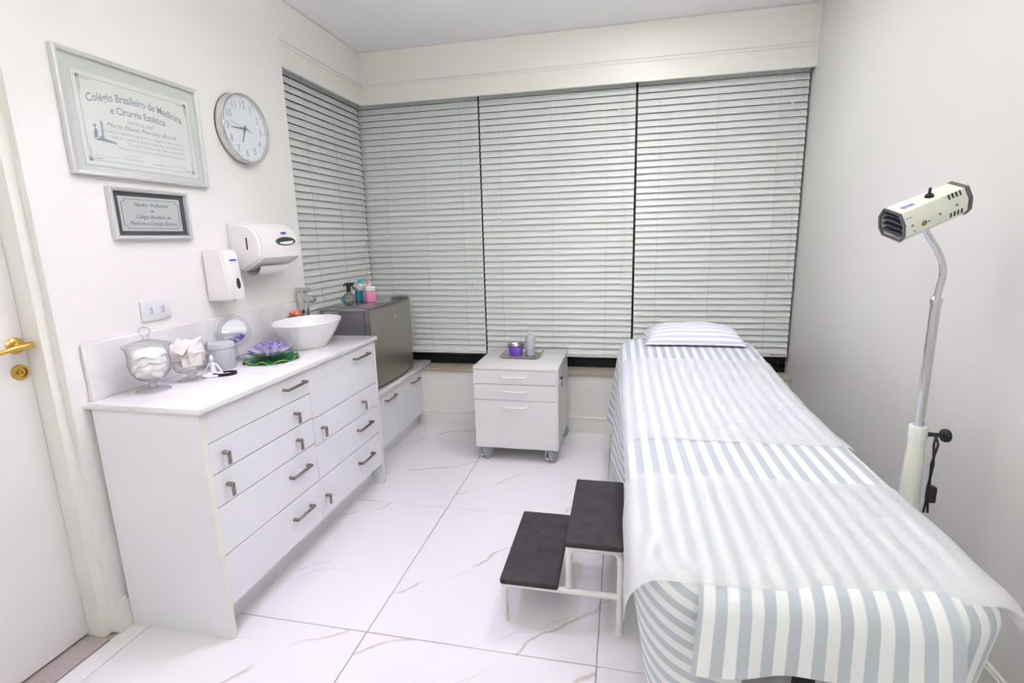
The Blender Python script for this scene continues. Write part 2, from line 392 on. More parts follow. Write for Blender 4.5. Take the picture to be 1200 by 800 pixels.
# ------------------------------------------------------------------ helpers: meshes
class MB:
    def __init__(s):
        s.v = []; s.f = []; s.sm = []; s.uv = []      # uv: list of per-face loops or None
    def add(s, vs, fs, smooth=False, T=None, uvs=None):
        o = len(s.v)
        for p in vs:
            p = Vector(p)
            s.v.append(T @ p if T is not None else p)
        for i, f in enumerate(fs):
            s.f.append(tuple(o + k for k in f)); s.sm.append(smooth)
            s.uv.append([uvs[k] for k in f] if uvs else None)
        return s
    def box(s, x0, x1, y0, y1, z0, z1, T=None):
        vs = [(x0, y0, z0), (x1, y0, z0), (x1, y1, z0), (x0, y1, z0), (x0, y0, z1), (x1, y0, z1), (x1, y1, z1), (x0, y1, z1)]
        return s.add(vs, [(0, 3, 2, 1), (4, 5, 6, 7), (0, 1, 5, 4), (1, 2, 6, 5), (2, 3, 7, 6), (3, 0, 4, 7)], False, T)
    def rbox(s, x0, x1, y0, y1, z0, z1, r=0.004, seg=2, T=None):
        bm = bmesh.new()
        bmesh.ops.create_cube(bm, size=1.0)
        for v in bm.verts:
            v.co = Vector(((x0 + x1) / 2 + v.co.x * (x1 - x0), (y0 + y1) / 2 + v.co.y * (y1 - y0), (z0 + z1) / 2 + v.co.z * (z1 - z0)))
        r = min(r, 0.49 * min(x1 - x0, y1 - y0, z1 - z0))
        bmesh.ops.bevel(bm, geom=bm.edges[:], offset=r, segments=seg, profile=0.5, affect='EDGES')
        return s.bm(bm, True, T)
    def bm(s, bm, smooth=False, T=None):
        bm.verts.index_update()
        s.add([v.co.copy() for v in bm.verts], [[v.index for v in f.verts] for f in bm.faces], smooth, T)
        bm.free()
        return s
    def cyl(s, p0, p1, r0, r1=None, n=20, caps=True, T=None):
        r1 = r0 if r1 is None else r1
        p0, p1 = Vector(p0), Vector(p1)
        d = (p1 - p0).normalized()
        a = d.orthogonal().normalized(); b = d.cross(a)
        vs = []
        for p, r in ((p0, r0), (p1, r1)):
            for i in range(n):
                t = 2 * PI * i / n
                vs.append(p + a * (r * math.cos(t)) + b * (r * math.sin(t)))
        fs = [(i, (i + 1) % n, n + (i + 1) % n, n + i) for i in range(n)]
        s.add(vs, fs, True, T)
        if caps:
            s.add(vs, [tuple(reversed(range(n))), tuple(range(n, 2 * n))], False, T)
        return s
    def tube(s, pts, r, n=10, caps=True, T=None):
        pts = [Vector(p) for p in pts]
        rs = r if isinstance(r, (list, tuple)) else [r] * len(pts)
        vs = []; a = None
        for i, p in enumerate(pts):
            d = ((pts[min(i + 1, len(pts) - 1)] - pts[max(i - 1, 0)])).normalized()
            if a is None:
                a = d.orthogonal().normalized()
            else:
                a = (a - d * a.dot(d)).normalized()
            b = d.cross(a)
            for k in range(n):
                t = 2 * PI * k / n
                vs.append(p + a * (rs[i] * math.cos(t)) + b * (rs[i] * math.sin(t)))
        fs = []
        for i in range(len(pts) - 1):
            for k in range(n):
                fs.append((i * n + k, i * n + (k + 1) % n, (i + 1) * n + (k + 1) % n, (i + 1) * n + k))
        s.add(vs, fs, True, T)
        if caps:
            e = (len(pts) - 1) * n
            s.add(vs, [tuple(reversed(range(n))), tuple(e + k for k in range(n))], False, T)
        return s
    def lathe(s, prof, c=(0, 0, 0), n=32, sx=1.0, sy=1.0, T=None, closed=False):
        vs = []; fs = []
        k = len(prof)
        for i in range(n):
            t = 2 * PI * i / n
            for (r, z) in prof:
                vs.append((c[0] + r * sx * math.cos(t), c[1] + r * sy * math.sin(t), c[2] + z))
        for i in range(n):
            j = (i + 1) % n
            for q in range(k - 1 if not closed else k):
                q2 = (q + 1) % k
                fs.append((i * k + q, j * k + q, j * k + q2, i * k + q2))
        s.add(vs, fs, True, T)
        return s
    def prism(s, poly, a, b, axis='x', T=None):
        """poly in the two other axes (x: y,z  y: x,z  z: x,y), extruded a..b"""
        n = len(poly)
        def P(u, v, w):
            return {'x': (w, u, v), 'y': (u, w, v), 'z': (u, v, w)}[axis]
        vs = [P(u, v, a) for u, v in poly] + [P(u, v, b) for u, v in poly]
        fs = [(i, (i + 1) % n, n + (i + 1) % n, n + i) for i in range(n)] + [tuple(reversed(range(n))), tuple(range(n, 2 * n))]
        return s.add(vs, fs, False, T)
    def ball(s, c, r, n=16, m_=10, T=None, sc=(1, 1, 1)):
        vs = []; fs = []
        for j in range(m_ + 1):
            ph = PI * j / m_
            for i in range(n):
                t = 2 * PI * i / n
                vs.append((c[0] + sc[0] * r * math.sin(ph) * math.cos(t), c[1] + sc[1] * r * math.sin(ph) * math.sin(t), c[2] + sc[2] * r * math.cos(ph)))
        for j in range(m_):
            for i in range(n):
                fs.append((j * n + i, (j + 1) * n + i, (j + 1) * n + (i + 1) % n, j * n + (i + 1) % n))
        return s.add(vs, fs, True, T)
    def grid(s, rows, uvs=None, smooth=True, flip=False):
        nr, nc = len(rows), len(rows[0])
        vs = [p for r in rows for p in r]
        us = [q for r in uvs for q in r] if uvs else None
        fs = []
        for i in range(nr - 1):
            for j in range(nc - 1):
                q = (i * nc + j, i * nc + j + 1, (i + 1) * nc + j + 1, (i + 1) * nc + j)
                fs.append(tuple(reversed(q)) if flip else q)
        return s.add(vs, fs, smooth, None, us)

OFF = {}
def link_mesh(name, mb, mt, origin, parent=None, angle=40, recalc=True):
    me = bpy.data.meshes.new(name)
    o3 = Vector(origin)
    me.from_pydata([tuple(p - o3) for p in mb.v], [], mb.f)
    me.polygons.foreach_set('use_smooth', mb.sm)
    if any(u is not None for u in mb.uv):
        lay = me.uv_layers.new(name='UVMap')
        k = 0
        for u in mb.uv:
            for q in u:
                lay.data[k].uv = q; k += 1
    me.update()
    if recalc:
        bm = bmesh.new(); bm.from_mesh(me)
        bmesh.ops.remove_doubles(bm, verts=bm.verts, dist=0.00001)
        bmesh.ops.recalc_face_normals(bm, faces=bm.faces)
        bm.to_mesh(me); bm.free()
    if angle:
        me.set_sharp_from_angle(angle=math.radians(angle))
    for x in (mt if isinstance(mt, (list, tuple)) else [mt]):
        me.materials.append(x)
    ob = bpy.data.objects.new(name, me)
    COL.objects.link(ob)
    if parent is not None:
        ob.parent = parent
    else:
        ob.location = o3
    OFF[ob.name] = o3
    return ob

def tag(o, label, cat, group=None):
    o['label'] = label; o['category'] = cat
    if group: o['group'] = group
    return o

def thing(name, label, cat, loc, group=None):
    o = bpy.data.objects.new(name, None)
    o.empty_display_size = 0.05
    COL.objects.link(o)
    o.location = loc
    OFF[o.name] = Vector(loc)
    return tag(o, label, cat, group)

def part(name, mb, mt, parent, **kw):
    return link_mesh(name, mb, mt, OFF[parent.name], parent, **kw)

def solid(name, mb, mt, label, cat, loc=(0, 0, 0), group=None, **kw):
    return tag(link_mesh(name, mb, mt, loc, None, **kw), label, cat, group)

def struct(name, mb, mt, loc=(0, 0, 0), label=None):
    o = link_mesh(name, mb, mt, loc)
    o['kind'] = 'structure'
    if label: o['label'] = label
    return o

def clone(src, parent, loc=None, rot=None, scl=None, name=None):
    c = src.copy()
    if name: c.name = name
    COL.objects.link(c)
    c.parent = parent
    if loc is not None: c.location = loc
    if rot is not None: c.rotation_euler = rot
    if scl is not None: c.scale = scl
    return c

_txt = {}
def text_shape(body, size, shear=0.0, align='CENTER', offset=0.0):
    key = (body, size, shear, align, offset)
    if key not in _txt:
        cu = bpy.data.curves.new('t', 'FONT')
        cu.body = body; cu.size = size; cu.shear = shear; cu.align_x = align; cu.align_y = 'CENTER'
        cu.resolution_u = 3; cu.offset = offset
        ob = bpy.data.objects.new('t', cu)
        COL.objects.link(ob)
        dg = bpy.context.evaluated_depsgraph_get()
        me = bpy.data.meshes.new_from_object(ob.evaluated_get(dg))
        _txt[key] = ([v.co.copy() for v in me.vertices], [tuple(p.vertices) for p in me.polygons])
        bpy.data.objects.remove(ob); bpy.data.curves.remove(cu); bpy.data.meshes.remove(me)
    return _txt[key]

def wall_text(mb, body, y, z, x, size, shear=0.0, align='CENTER', sx=1.0, arc=0.0, width=None, offset=0.0):
    """flat lettering on the left wall, read from +x: text x -> +y, text y -> +z"""
    vs, fs = text_shape(body, size, shear, align, offset)
    if width:
        x0 = min(v.x for v in vs); x1 = max(v.x for v in vs)
        sx = width / (x1 - x0)
    out = []
    for v in vs:
        u = v.x * sx
        out.append((x, y + u, z + v.y - arc * u * u))
    mb.add(out, fs)

# ================================================================== STRUCTURE
# floor: grout bed with porcelain slabs
fl = struct('floor', MB().box(-0.25, W + 0.1, YN - 0.1, 3.56, -0.06, -0.006), M['grout'], (0, 0, 0))
TW, TL = 0.8604, 0.922
XA, YA = 0.9467, 2.1411
g = 0.0018
tcount = 0
for i in range(-2, 3):
    for j in range(-5, 2):
        x0, x1 = XA + i * TW, XA + (i + 1) * TW
        y0, y1 = YA + j * TL, YA + (j + 1) * TL
        x0, x1 = max(x0, 0.0), min(x1, W)
        y0, y1 = max(y0, YN), min(y1, YB + 0.02)
        if x1 - x0 < 0.03 or y1 - y0 < 0.03: continue
        mb = MB().rbox(x0 + g, x1 - g, y0 + g, y1 - g, -0.016, 0.0, 0.0015, 1)
        o = link_mesh('floor_tile', mb, M['tile'], ((x0 + x1) / 2, (y0 + y1) / 2, 0))
        o.parent = fl

struct('ceiling', MB().box(-0.25, W + 0.1, YN - 0.1, 3.6, H, H + 0.08), M['ceil'])
struct('wall_right', MB().box(W, W + 0.1, YN - 0.1, 3.6, 0.0, H), M['wall_grey'])
struct('wall_front', MB().box(-0.25, W, YN - 0.1, YN, 0.0, H), M['wall'])

# left wall with the door opening (y 0.14..1.04, z 0..2.42) and the window recess (y > 2.45)
DY0, DY1, DH = 0.14, 1.04, 2.42
WE = 2.45
wl = MB()
wl.box(-0.16, 0.0, YN, DY0, 0.0, H)
wl.box(-0.16, 0.0, DY0, DY1, DH, H)
wl.box(-0.16, 0.0, DY1, WE, 0.0, H)
wl.box(-0.16, 0.0, WE, 3.37, 2.555, H)
wl.box(-0.16, 0.0, WE, YB, 0.0, 0.44)
struct('wall_left', wl, M['wall'])
# back wall
wb = MB()
wb.box(-0.16, W, YB, 3.56, 0.0, 0.442)
wb.box(0.0, W, 3.37, 3.56, 2.555, H)
struct('wall_back', wb, M['trim'])
# stepped window fascia with the two small mouldings
tr = MB()
tr.box(-0.012, W, 3.378, 3.398, 2.42, 2.535)
tr.box(-0.004, W, 3.373, 3.398, 2.535, 2.546)
tr.box(-0.008, W, 3.376, 3.398, 2.546, 2.556)
struct('trim_1', tr, M['trim'], label='stepped white pelmet board above the back blinds')
tr = MB()
tr.box(-0.03, -0.012, WE, 3.378, 2.42, 2.535)
tr.box(-0.03, -0.006, WE, 3.374, 2.535, 2.546)
tr.box(-0.03, -0.009, WE, 3.376, 2.546, 2.556)
struct('trim_2', tr, M['trim'], label='white pelmet board above the side blind')
# thin grey strip standing in for the shadow gap at the ceiling
tr = MB()
tr.box(0.0, 0.012, YN, 3.358, H - 0.006, H)
tr.box(0.0, W, 3.358, 3.37, H - 0.006, H)
struct('trim_3', tr, M['wall_grey'], label='thin shadow line between walls and ceiling')

# skirtings
def skirt(mb, kind, a, b_, face):
    if kind == 'y':    # runs along y, wall at x = face
        mb.box(face, face + 0.016, a, b_, 0.0, 0.118); mb.box(face, face + 0.011, a, b_, 0.118, 0.128)
    elif kind == 'x':  # runs along x, wall at y = face
        mb.box(a, b_, face - 0.016, face, 0.0, 0.085)
        mb.box(a, b_, face - 0.012, face, 0.085, 0.112)
        mb.box(a, b_, face - 0.018, face, 0.112, 0.122)
mb = MB(); skirt(mb, 'y', 1.04, CY0 - 0.001, 0.0); skirt(mb, 'y', YN, DY0, 0.0)
struct('baseboard_left', mb, M['trim'])
mb = MB(); skirt(mb, 'x', 0.33, W, YB)
struct('baseboard_back', mb, M['trim'])
mb = MB(); mb.box(W - 0.016, W, YN, YB - 0.018, 0.0, 0.118); mb.box(W - 0.011, W, YN, YB - 0.018, 0.118, 0.128)
struct('baseboard_right', mb, M['trim'])

# window sill: granite slabs
sl = struct('trim_4', MB().box(-0.14, W, YB + 0.005, 3.55, 0.442, 0.447), M['grout'], label='window ledge under the blinds')
for a, b_ in ((-0.13, 0.62), (0.62, 1.545), (1.545, 2.3), (2.3, W)):
    mb = MB().rbox(a + 0.0015, b_ - 0.0015, YB - 0.018, 3.55, 0.447, 0.468, 0.002, 1)
    o = link_mesh('sill_stone', mb, M['granite'], (0, 0, 0)); o.parent = sl

# windows behind the blinds (night outside)
def window(name, axis, a, b_, pos, divs, label):
    root = struct(name, MB().box(a, b_, pos, pos + 0.05, 0.468, 0.525) if axis == 'x' else MB().box(pos - 0.05, pos, a, b_, 0.44, 0.5), M['frame_black'], label=label)
    def bar(p0, p1, z0, z1):
        mb = MB().box(p0, p1, pos, pos + 0.05, z0, z1) if axis == 'x' else MB().box(pos - 0.05, pos, p0, p1, z0, z1)
        o = link_mesh('window_frame', mb, M['frame_black'], (0, 0, 0)); o.parent = root
    bar(a, b_, 2.46, 2.54)
    n = len(divs) - 1
    for d in divs:
        bar(d - 0.022, d + 0.022, 0.5, 2.5)
    for k in range(n):
        p0, p1 = divs[k] + 0.022, divs[k + 1] - 0.022
        mb = MB().box(p0, p1, pos + 0.02, pos + 0.028, 0.5, 2.5) if axis == 'x' else MB().box(pos - 0.028, pos - 0.02, p0, p1, 0.5, 2.5)
        o = link_mesh('window_pane', mb, M['glass_night'], (0, 0, 0)); o.parent = root
window('window_1', 'x', -0.15, W, 3.51, (-0.12, 0.848, 1.943, 2.975), 'dark night window with black frame behind the back blinds')
window('window_2', 'y', WE, 3.51, -0.16, (WE + 0.03, 2.98, 3.48), 'dark night window with black frame behind the side blind')

# door on the left with stepped frame and granite threshold
dr = struct('door_1', MB().rbox(-0.145, -0.10, DY0 + 0.032, 1.008, 0.012, DH - 0.035, 0.002, 1), M['door'], (-0.1, 0.5, 0), 'white lacquered door with brass lever handle')
HY, HZ = 1.012, 1.140
mb = MB().lathe([(0.0, 0.0), (0.026, 0.0), (0.028, 0.004), (0.024, 0.009), (0.012, 0.012), (0.0, 0.012)], n=24,
                T=Matrix.Translation((-0.0995, HY - 0.035, HZ)) @ Matrix.Rotation(PI / 2, 4, 'Y'))
mb.cyl((-0.09, HY - 0.035, HZ), (-0.045, HY - 0.035, HZ), 0.009, n=14)
mb.tube([(-0.047, HY - 0.020, HZ + 0.001), (-0.043, HY - 0.045, HZ + 0.001), (-0.043, HY - 0.075, HZ - 0.001), (-0.046, HY - 0.11, HZ - 0.007), (-0.047, HY - 0.15, HZ - 0.004)],
        [0.0115, 0.0115, 0.0085, 0.0075, 0.009], n=12)
o = link_mesh('door_handle', mb, M['brass'], OFF[dr.name], dr)
o['label'] = 'brass lever handle with round rosette'
KY, KZ = 0.975, 1.05
T = Matrix.Translation((-0.0995, KY, KZ)) @ Matrix.Rotation(PI / 2, 4, 'Y')
mb = MB().lathe([(0.0, 0.003), (0.016, 0.003), (0.018, 0.008), (0.024, 0.007), (0.0265, 0.003), (0.0265, 0.0)], n=24, T=T)
mb.cyl((-0.097, KY, KZ), (-0.089, KY, KZ), 0.009, n=16)
o = link_mesh('keyhole_rosette', mb, M['brass'], OFF[dr.name], dr)
mb = MB().box(-0.0893, -0.0885, KY - 0.0015, KY + 0.0015, KZ - 0.005, KZ + 0.005)
link_mesh('keyhole', mb, M['dark_hole'], OFF[dr.name], dr)
mb = MB()
for yy0, yy1 in ((1.008, DY1), (DY0, DY0 + 0.032)):
    mb.box(-0.155, -0.028, yy0, yy1, 0.0, DH)
mb.box(-0.155, -0.028, DY0 + 0.032, 1.008, DH - 0.032, DH)
mb.box(-0.155, -0.146, 0.17, 1.008, 0.0, DH)
struct('trim_5', mb, M['trim'], label='white door frame set back in the wall')
struct('trim_6', MB().rbox(-0.15, -0.001, DY0 + 0.032, 1.007, -0.012, 0.004, 0.002, 1), M['threshold'], label='grey granite threshold under the door')

# ================================================================== CEILING SPOTLIGHTS AND ADDED FILL DRUMS
DRUML = ['white opal drum pendant lamp hanging near the entrance wall', 'white opal drum pendant lamp hanging over the middle of the room']; di = 0
SPOTL = ['round recessed ceiling spotlight above the drawer cabinet side', 'round recessed ceiling spotlight above the middle of the bed', 'round recessed ceiling spotlight nearest the window blinds']
si = 0
for (x, y, sz, pw, colr, kind, spread) in LAMPS:
    if kind == 'drum':  # added unseen drums, hung to fill the room with soft light
        t = thing('drum_pendant_lamp', DRUML[di], 'ceiling light', (x, y, H), 'drum pendant lamps'); di += 1
        h, hh = sz / 2, 0.10
        em = pw / (PI * (2 * PI * h * h + 2 * PI * h * hh))
        dm = mat('drum_opal', (255, 255, 255), 0.5, emit=tuple(255 * c ** (1 / 2.2) for c in colr), estr=em)
        part('canopy', MB().lathe([(0.0, -0.0005), (.06, -0.0005), (.06, -.02), (0.0, -.025)], (x, y, H), 28), M['trim'], t)
        part('cord', MB().cyl((x, y, H - .02), (x, y, H - .30), .004, n=8), M['trim'], t)
        part('opal_shade', MB().lathe([(0.0, -.30), (h - .01, -.30), (h, -.31), (h, -.30 - hh + .01), (h - .01, -.30 - hh), (0.0, -.30 - hh)], (x, y, H), 40), dm, t)
        ld = bpy.data.lights.new('lamp_light', 'AREA')  # added upward light that brightens the ceiling
        ld.shape = 'DISK'; ld.size = sz * 0.9; ld.energy = spread; ld.color = colr
        lo = bpy.data.objects.new('lamp_light', ld)
        lo.parent = t; lo.location = (0, 0, -.297); lo.rotation_euler = (PI, 0, 0)
        COL.objects.link(lo)
        continue
    else:
        t = thing('ceiling_spotlight', SPOTL[si], 'spotlight', (x, y, H), 'recessed ceiling spotlights'); si += 1
        h = sz / 2
        part('ring', MB().lathe([(h, -0.001), (h + .018, -0.001), (h + .018, -.007), (h + .004, -.012), (h, -.012)], (x, y, H), closed=True), M['trim'], t)
        part('diffuser', MB().cyl((x, y, H - .004), (x, y, H - .009), h, n=28), M['diffuser'], t)
    ld = bpy.data.lights.new('lamp_light', 'AREA')
    ld.shape = 'DISK'
    ld.size = sz * 0.98; ld.energy = pw; ld.color = colr; ld.spread = math.radians(spread)
    lo = bpy.data.objects.new('lamp_light', ld)
    lo.parent = t; lo.location = (0, 0, -0.0135)
    COL.objects.link(lo)

# ================================================================== BLINDS
def blind(name, axis, a, b_, pos, zbot, ztop, tilt, n, label, cords, lift):
    """slats run along axis from a to b_; room side is -y (axis x) or +x (axis y)"""
    L = b_ - a
    mid = (a + b_) / 2
    base = (mid, pos, zbot) if axis == 'x' else (pos, mid, zbot)
    t = thing(name, label, 'blind', base, 'venetian blinds around the window')
    # slat profile (depth, height) with slight crown, room edge low
    wd, th, K = 0.0455, 0.0022, 4
    prof = []
    ca, sa = math.cos(tilt), math.sin(tilt)
    top_, bot_ = [], []
    for k in range(K + 1):
        u = -wd / 2 + wd * k / K
        c = 0.0014 * (1 - (2 * u / wd) ** 2)
        for lst, off in ((top_, th / 2), (bot_, -th / 2)):
            dd, zz = u * ca - (c + off) * -sa, u * sa + (c + off) * ca
            lst.append((dd, zz))
    prof = top_ + bot_[::-1]
    # u<0 is the room side and hangs low (tilt positive raises u>0)
    def ext(l0, l1):
        mb = MB()
        if axis == 'x':
            mb.prism([(pos + d, z) for d, z in prof], l0, l1, 'x')
        else:
            mb.prism([(pos - d, z) for d, z in prof], l0, l1, 'y')
        return mb
    pitch = (ztop - zbot) / n
    mb = ext(a, b_)
    # mesh made around z = 0, shared by every slat
    for q in mb.v: q.z += zbot
    first = part('slat', mb, M['slat'], t, angle=25)
    for k in range(1, n + 1):
        o = first if k == 1 else clone(first, t)
        o.location = (0, 0, k * pitch)
    def pbox(name_, p0, p1, d0, d1, z0, z1, m_):
        mb = MB().rbox(p0, p1, pos + d0, pos + d1, z0, z1, 0.002, 1) if axis == 'x' else MB().rbox(pos - d1, pos - d0, p0, p1, z0, z1, 0.002, 1)
        return part(name_, mb, m_, t)
    pbox('bottom_rail', a, b_, -0.016, 0.012, zbot - 0.004, zbot + 0.024, M['slat'])
    pbox('head_rail', a, b_, -0.022, 0.022, ztop + 0.012, ztop + 0.05, M['slat'])
    for fr in cords:
        p = a + L * fr
        for dd in (-0.030, 0.030):
            mb = MB()
            mb.box(p - 0.0012, p + 0.0012, pos + dd - 0.0008, pos + dd + 0.0008, zbot, ztop + 0.01) if axis == 'x' else mb.box(pos - dd - 0.0008, pos - dd + 0.0008, p - 0.0012, p + 0.0012, zbot, ztop + 0.01)
            part('ladder_cord', mb, M['cord'], t)
    for (fr, zend) in lift:
        p = a + L * fr
        P = (lambda z, e=0.0: (p + e, pos - 0.036, z)) if axis == 'x' else (lambda z, e=0.0: (pos + 0.036, p + e, z))
        o = part('pull_cord', MB().tube([P(ztop), P((ztop + zend) / 2, 0.006), P(zend)], 0.0011, n=5), M['cord'], t)
        part('cord_tassel', MB().cyl(P(zend + 0.004), P(zend - 0.03), 0.003, 0.006, n=8), M['plastic'], o)
    return t

BY = 3.452
blind('venetian_blind', 'x', -0.088, 0.842, BY, 0.575, 2.43, math.radians(71), 43,
      'grey slatted venetian blind right behind the small fridge', 'x' and (0.22, 0.55, 0.86), ((0.93, 1.12), (0.955, 1.1)))
blind('venetian_blind', 'x', 0.854, 1.936, BY, 0.565, 2.43, math.radians(71), 43,
      'wide grey venetian blind in the middle, above the drawer trolley', (0.135, 0.48, 0.83), ((0.90, 2.28), (0.925, 1.1), (0.945, 1.25)))
blind('venetian_blind', 'x', 1.952, 2.986, BY, 0.60, 2.43, math.radians(69), 43,
      'grey venetian blind beside the plain right wall, behind the pillow', (0.14, 0.48, 0.84), ((0.905, 2.24), (0.95, 1.15)))
blind('venetian_blind', 'y', WE - 0.10, 3.429, -0.075, 0.575, 2.43, math.radians(71), 43,
      'grey venetian blind on the left side wall, seen at an angle', (0.32, 0.62, 0.9), ())
# maker's tag on the right blind
tb = [o for o in COL.objects if o.name.startswith('venetian_blind')][2]
mb = MB().box(2.895, 2.975, BY - 0.0175, BY - 0.0162, 0.606, 0.613)
part('maker_tag', mb, mat('tag_red', (190, 120, 130), 0.6), tb)
mb = MB().cyl((2.888, BY - 0.0162, 0.61), (2.888, BY - 0.0178, 0.61), 0.006, n=12)
part('maker_mark', mb, M['logo_blue'], tb)

# ================================================================== MAIN CABINET
cab = thing('drawer_cabinet', 'long white drawer cabinet with nickel pulls along the left wall', 'cabinet', (0.23, (CY0 + CY1) / 2, 0))
part('end_panel', MB().box(0.017, CX, CY0, CY0 + 0.022, 0.0, CT - 0.022), M['lacquer'], cab)
part('edge_band', MB().rbox(CX, CX + 0.0015, CY0, CY0 + 0.0235, 0.0, CT - 0.022, 0.0005, 1), M['edge'], cab)
part('end_panel', MB().box(0.017, CX, CY1 - 0.022, CY1, 0.0, CT - 0.022), M['lacquer'], cab)
part('edge_band', MB().rbox(CX, CX + 0.0015, CY1 - 0.0235, CY1, 0.0, CT - 0.022, 0.0005, 1), M['edge'], cab)
part('carcass', MB().box(0.017, CX - 0.021, CY0 + 0.022, CY1 - 0.022, 0.128, CT - 0.024), M['seam'], cab)
part('plinth', MB().box(0.017, CX - 0.075, CY0 + 0.022, CY1 - 0.022, 0.0, 0.128), M['lacquer'], cab)

def bar_handle(parent, y0, y1, z, x=CX, name='handle'):
    mb = MB()
    for y in (y0, y1):
        s_ = 1 if y == y0 else -1
        mb.box(x, x + 0.026, y - 0.0045 if s_ > 0 else y - 0.0075, y + 0.0075 if s_ > 0 else y + 0.0045, z - 0.0055, z + 0.0055)
    mb.rbox(x + 0.020, x + 0.029, y0 - 0.0045, y1 + 0.0045, z - 0.006, z + 0.006, 0.0015, 1)
    return part(name, mb, M['nickel'], parent)

def stud_pull(parent, y, z, x=CX):
    mb = MB()
    mb.rbox(x, x + 0.03, y - 0.008, y + 0.008, z + 0.012, z + 0.024, 0.002, 1)
    mb.rbox(x + 0.022, x + 0.03, y - 0.008, y + 0.008, z - 0.026, z + 0.022, 0.002, 1)
    for k in range(4):
        mb_y = y + 0.0
        mb.ball((x + 0.030, mb_y, z - 0.021 + k * 0.0105), 0.0032, 8, 5)
    o = part('pull', mb, M['nickel'], parent)
    mb = MB()
    for k in range(4):
        mb.ball((x + 0.0315, y + 0.001, z - 0.021 + k * 0.0105), 0.0028, 8, 5)
    part('crystal_studs', mb, M['crystal'], o)
    return o

SEAM = 1.718
gp = 0.0019
YL0, YR1 = CY0 + 0.0245, CY1 - 0.0245
ZT = CT - 0.026
fronts = [
    # y0, y1, z0, z1, bars, pulls
    (YL0, SEAM - 0.0002, 0.770, ZT, ((1.535, 1.672),), ()),
    (YL0, SEAM - gp, 0.650, 0.770, (), (1.172, 1.590)),
    (YL0, SEAM - gp, 0.524, 0.650, (), (1.170, 1.586)),
    (YL0, SEAM - gp, 0.334, 0.524, ((1.51, 1.640),), ()),
    (YL0, SEAM - gp, 0.130, 0.334, ((1.503, 1.628),), ()),
    (SEAM + 0.0002, YR1, 0.640, ZT, ((2.12, 2.268),), ()),
    (SEAM + gp, YR1, 0.505, 0.640, (), (1.778, 2.172)),
    (SEAM + gp, YR1, 0.334, 0.505, ((2.095, 2.238),), ()),
    (SEAM + gp, YR1, 0.130, 0.334, ((2.083, 2.226),), (1.755,)),
]
for (y0, y1, z0, z1, bars, pulls) in fronts:
    d = part('drawer_front', MB().rbox(CX - 0.02, CX, y0, y1, z0 + gp, z1 - gp, 0.0012, 1), M['lacquer'], cab)
    zc = (z0 + z1) / 2
    for (b0, b1) in bars:
        hz = z1 - 0.050 if z1 - z0 > 0.2 else (z1 - 0.045 if z1 > 0.8 else zc + 0.008)
        if z1 < 0.6 and z1 - z0 > 0.15: hz = zc + 0.02
        bar_handle(d, b0, b1, hz)
    for y in pulls:
        stud_pull(d, y, zc - 0.012)

# worktop with marble upstand
wt = thing('marble_worktop', 'white marble worktop with upstand on the drawer cabinet', 'worktop', (0.24, 1.73, CT))
part('slab', MB().rbox(0.001, CX + 0.016, CY0 - 0.012, CY1 + 0.012, CT - 0.022, CT, 0.003, 2), M['marble'], wt)
part('upstand', MB().rbox(0.001, 0.016, CY0 + 0.012, 2.40, CT, 1.118, 0.002, 1), M['marble'], wt)

# ================================================================== LOW CABINET + SLAB
LX = 0.335
lc = thing('low_cabinet', 'low white two-door cabinet under the small fridge', 'cabinet', (0.16, 2.86, 0))
part('carcass', MB().box(0.005, LX - 0.02, CY1 + 0.003, YB - 0.003, 0.10, 0.468), M['seam'], lc)
part('plinth', MB().box(0.005, LX - 0.045, CY1 + 0.003, YB - 0.018, 0.0, 0.10), M['lacquer'], lc)
for (y0, y1, h0, h1) in ((2.375, 2.868, 2.70, 2.85), (2.871, 3.322, 3.13, 3.27)):
    d = part('door', MB().rbox(LX - 0.018, LX, y0, y1, 0.105, 0.462, 0.0012, 1), M['lacquer'], lc)
    bar_handle(d, h0, h1, 0.405, LX)
part('filler_strip', MB().box(LX - 0.018, LX - 0.003, 3.325, YB - 0.003, 0.10, 0.468), M['lacquer'], lc)
solid('marble_shelf_slab', MB().rbox(0.001, LX + 0.022, CY1 + 0.003, 3.505, 0.4685, 0.492, 0.003, 2), M['marble'],
      'white marble slab capping the low cabinet under the fridge', 'worktop', (0.18, 2.9, 0.47))

# ================================================================== FRIDGE
FX, FY0, FY1, FZ0, FZ1 = 0.335, 2.610, 3.225, 0.492, 1.034
fr = thing('mini_fridge', 'small grey steel-fronted fridge standing in the window corner', 'fridge', (0.2, 2.92, FZ0))
mb = MB().rbox(-0.03, FX - 0.055, FY0 + 0.004, FY1 - 0.004, FZ0 + 0.02, FZ1 - 0.018, 0.004, 2)
part('cabinet_body', mb, M['fridge_side'], fr)
part('top_panel', MB().rbox(-0.03, FX - 0.052, FY0 + 0.002, FY1 - 0.002, FZ1 - 0.018, FZ1, 0.005, 2), M['fridge_top'], fr)
rows = []
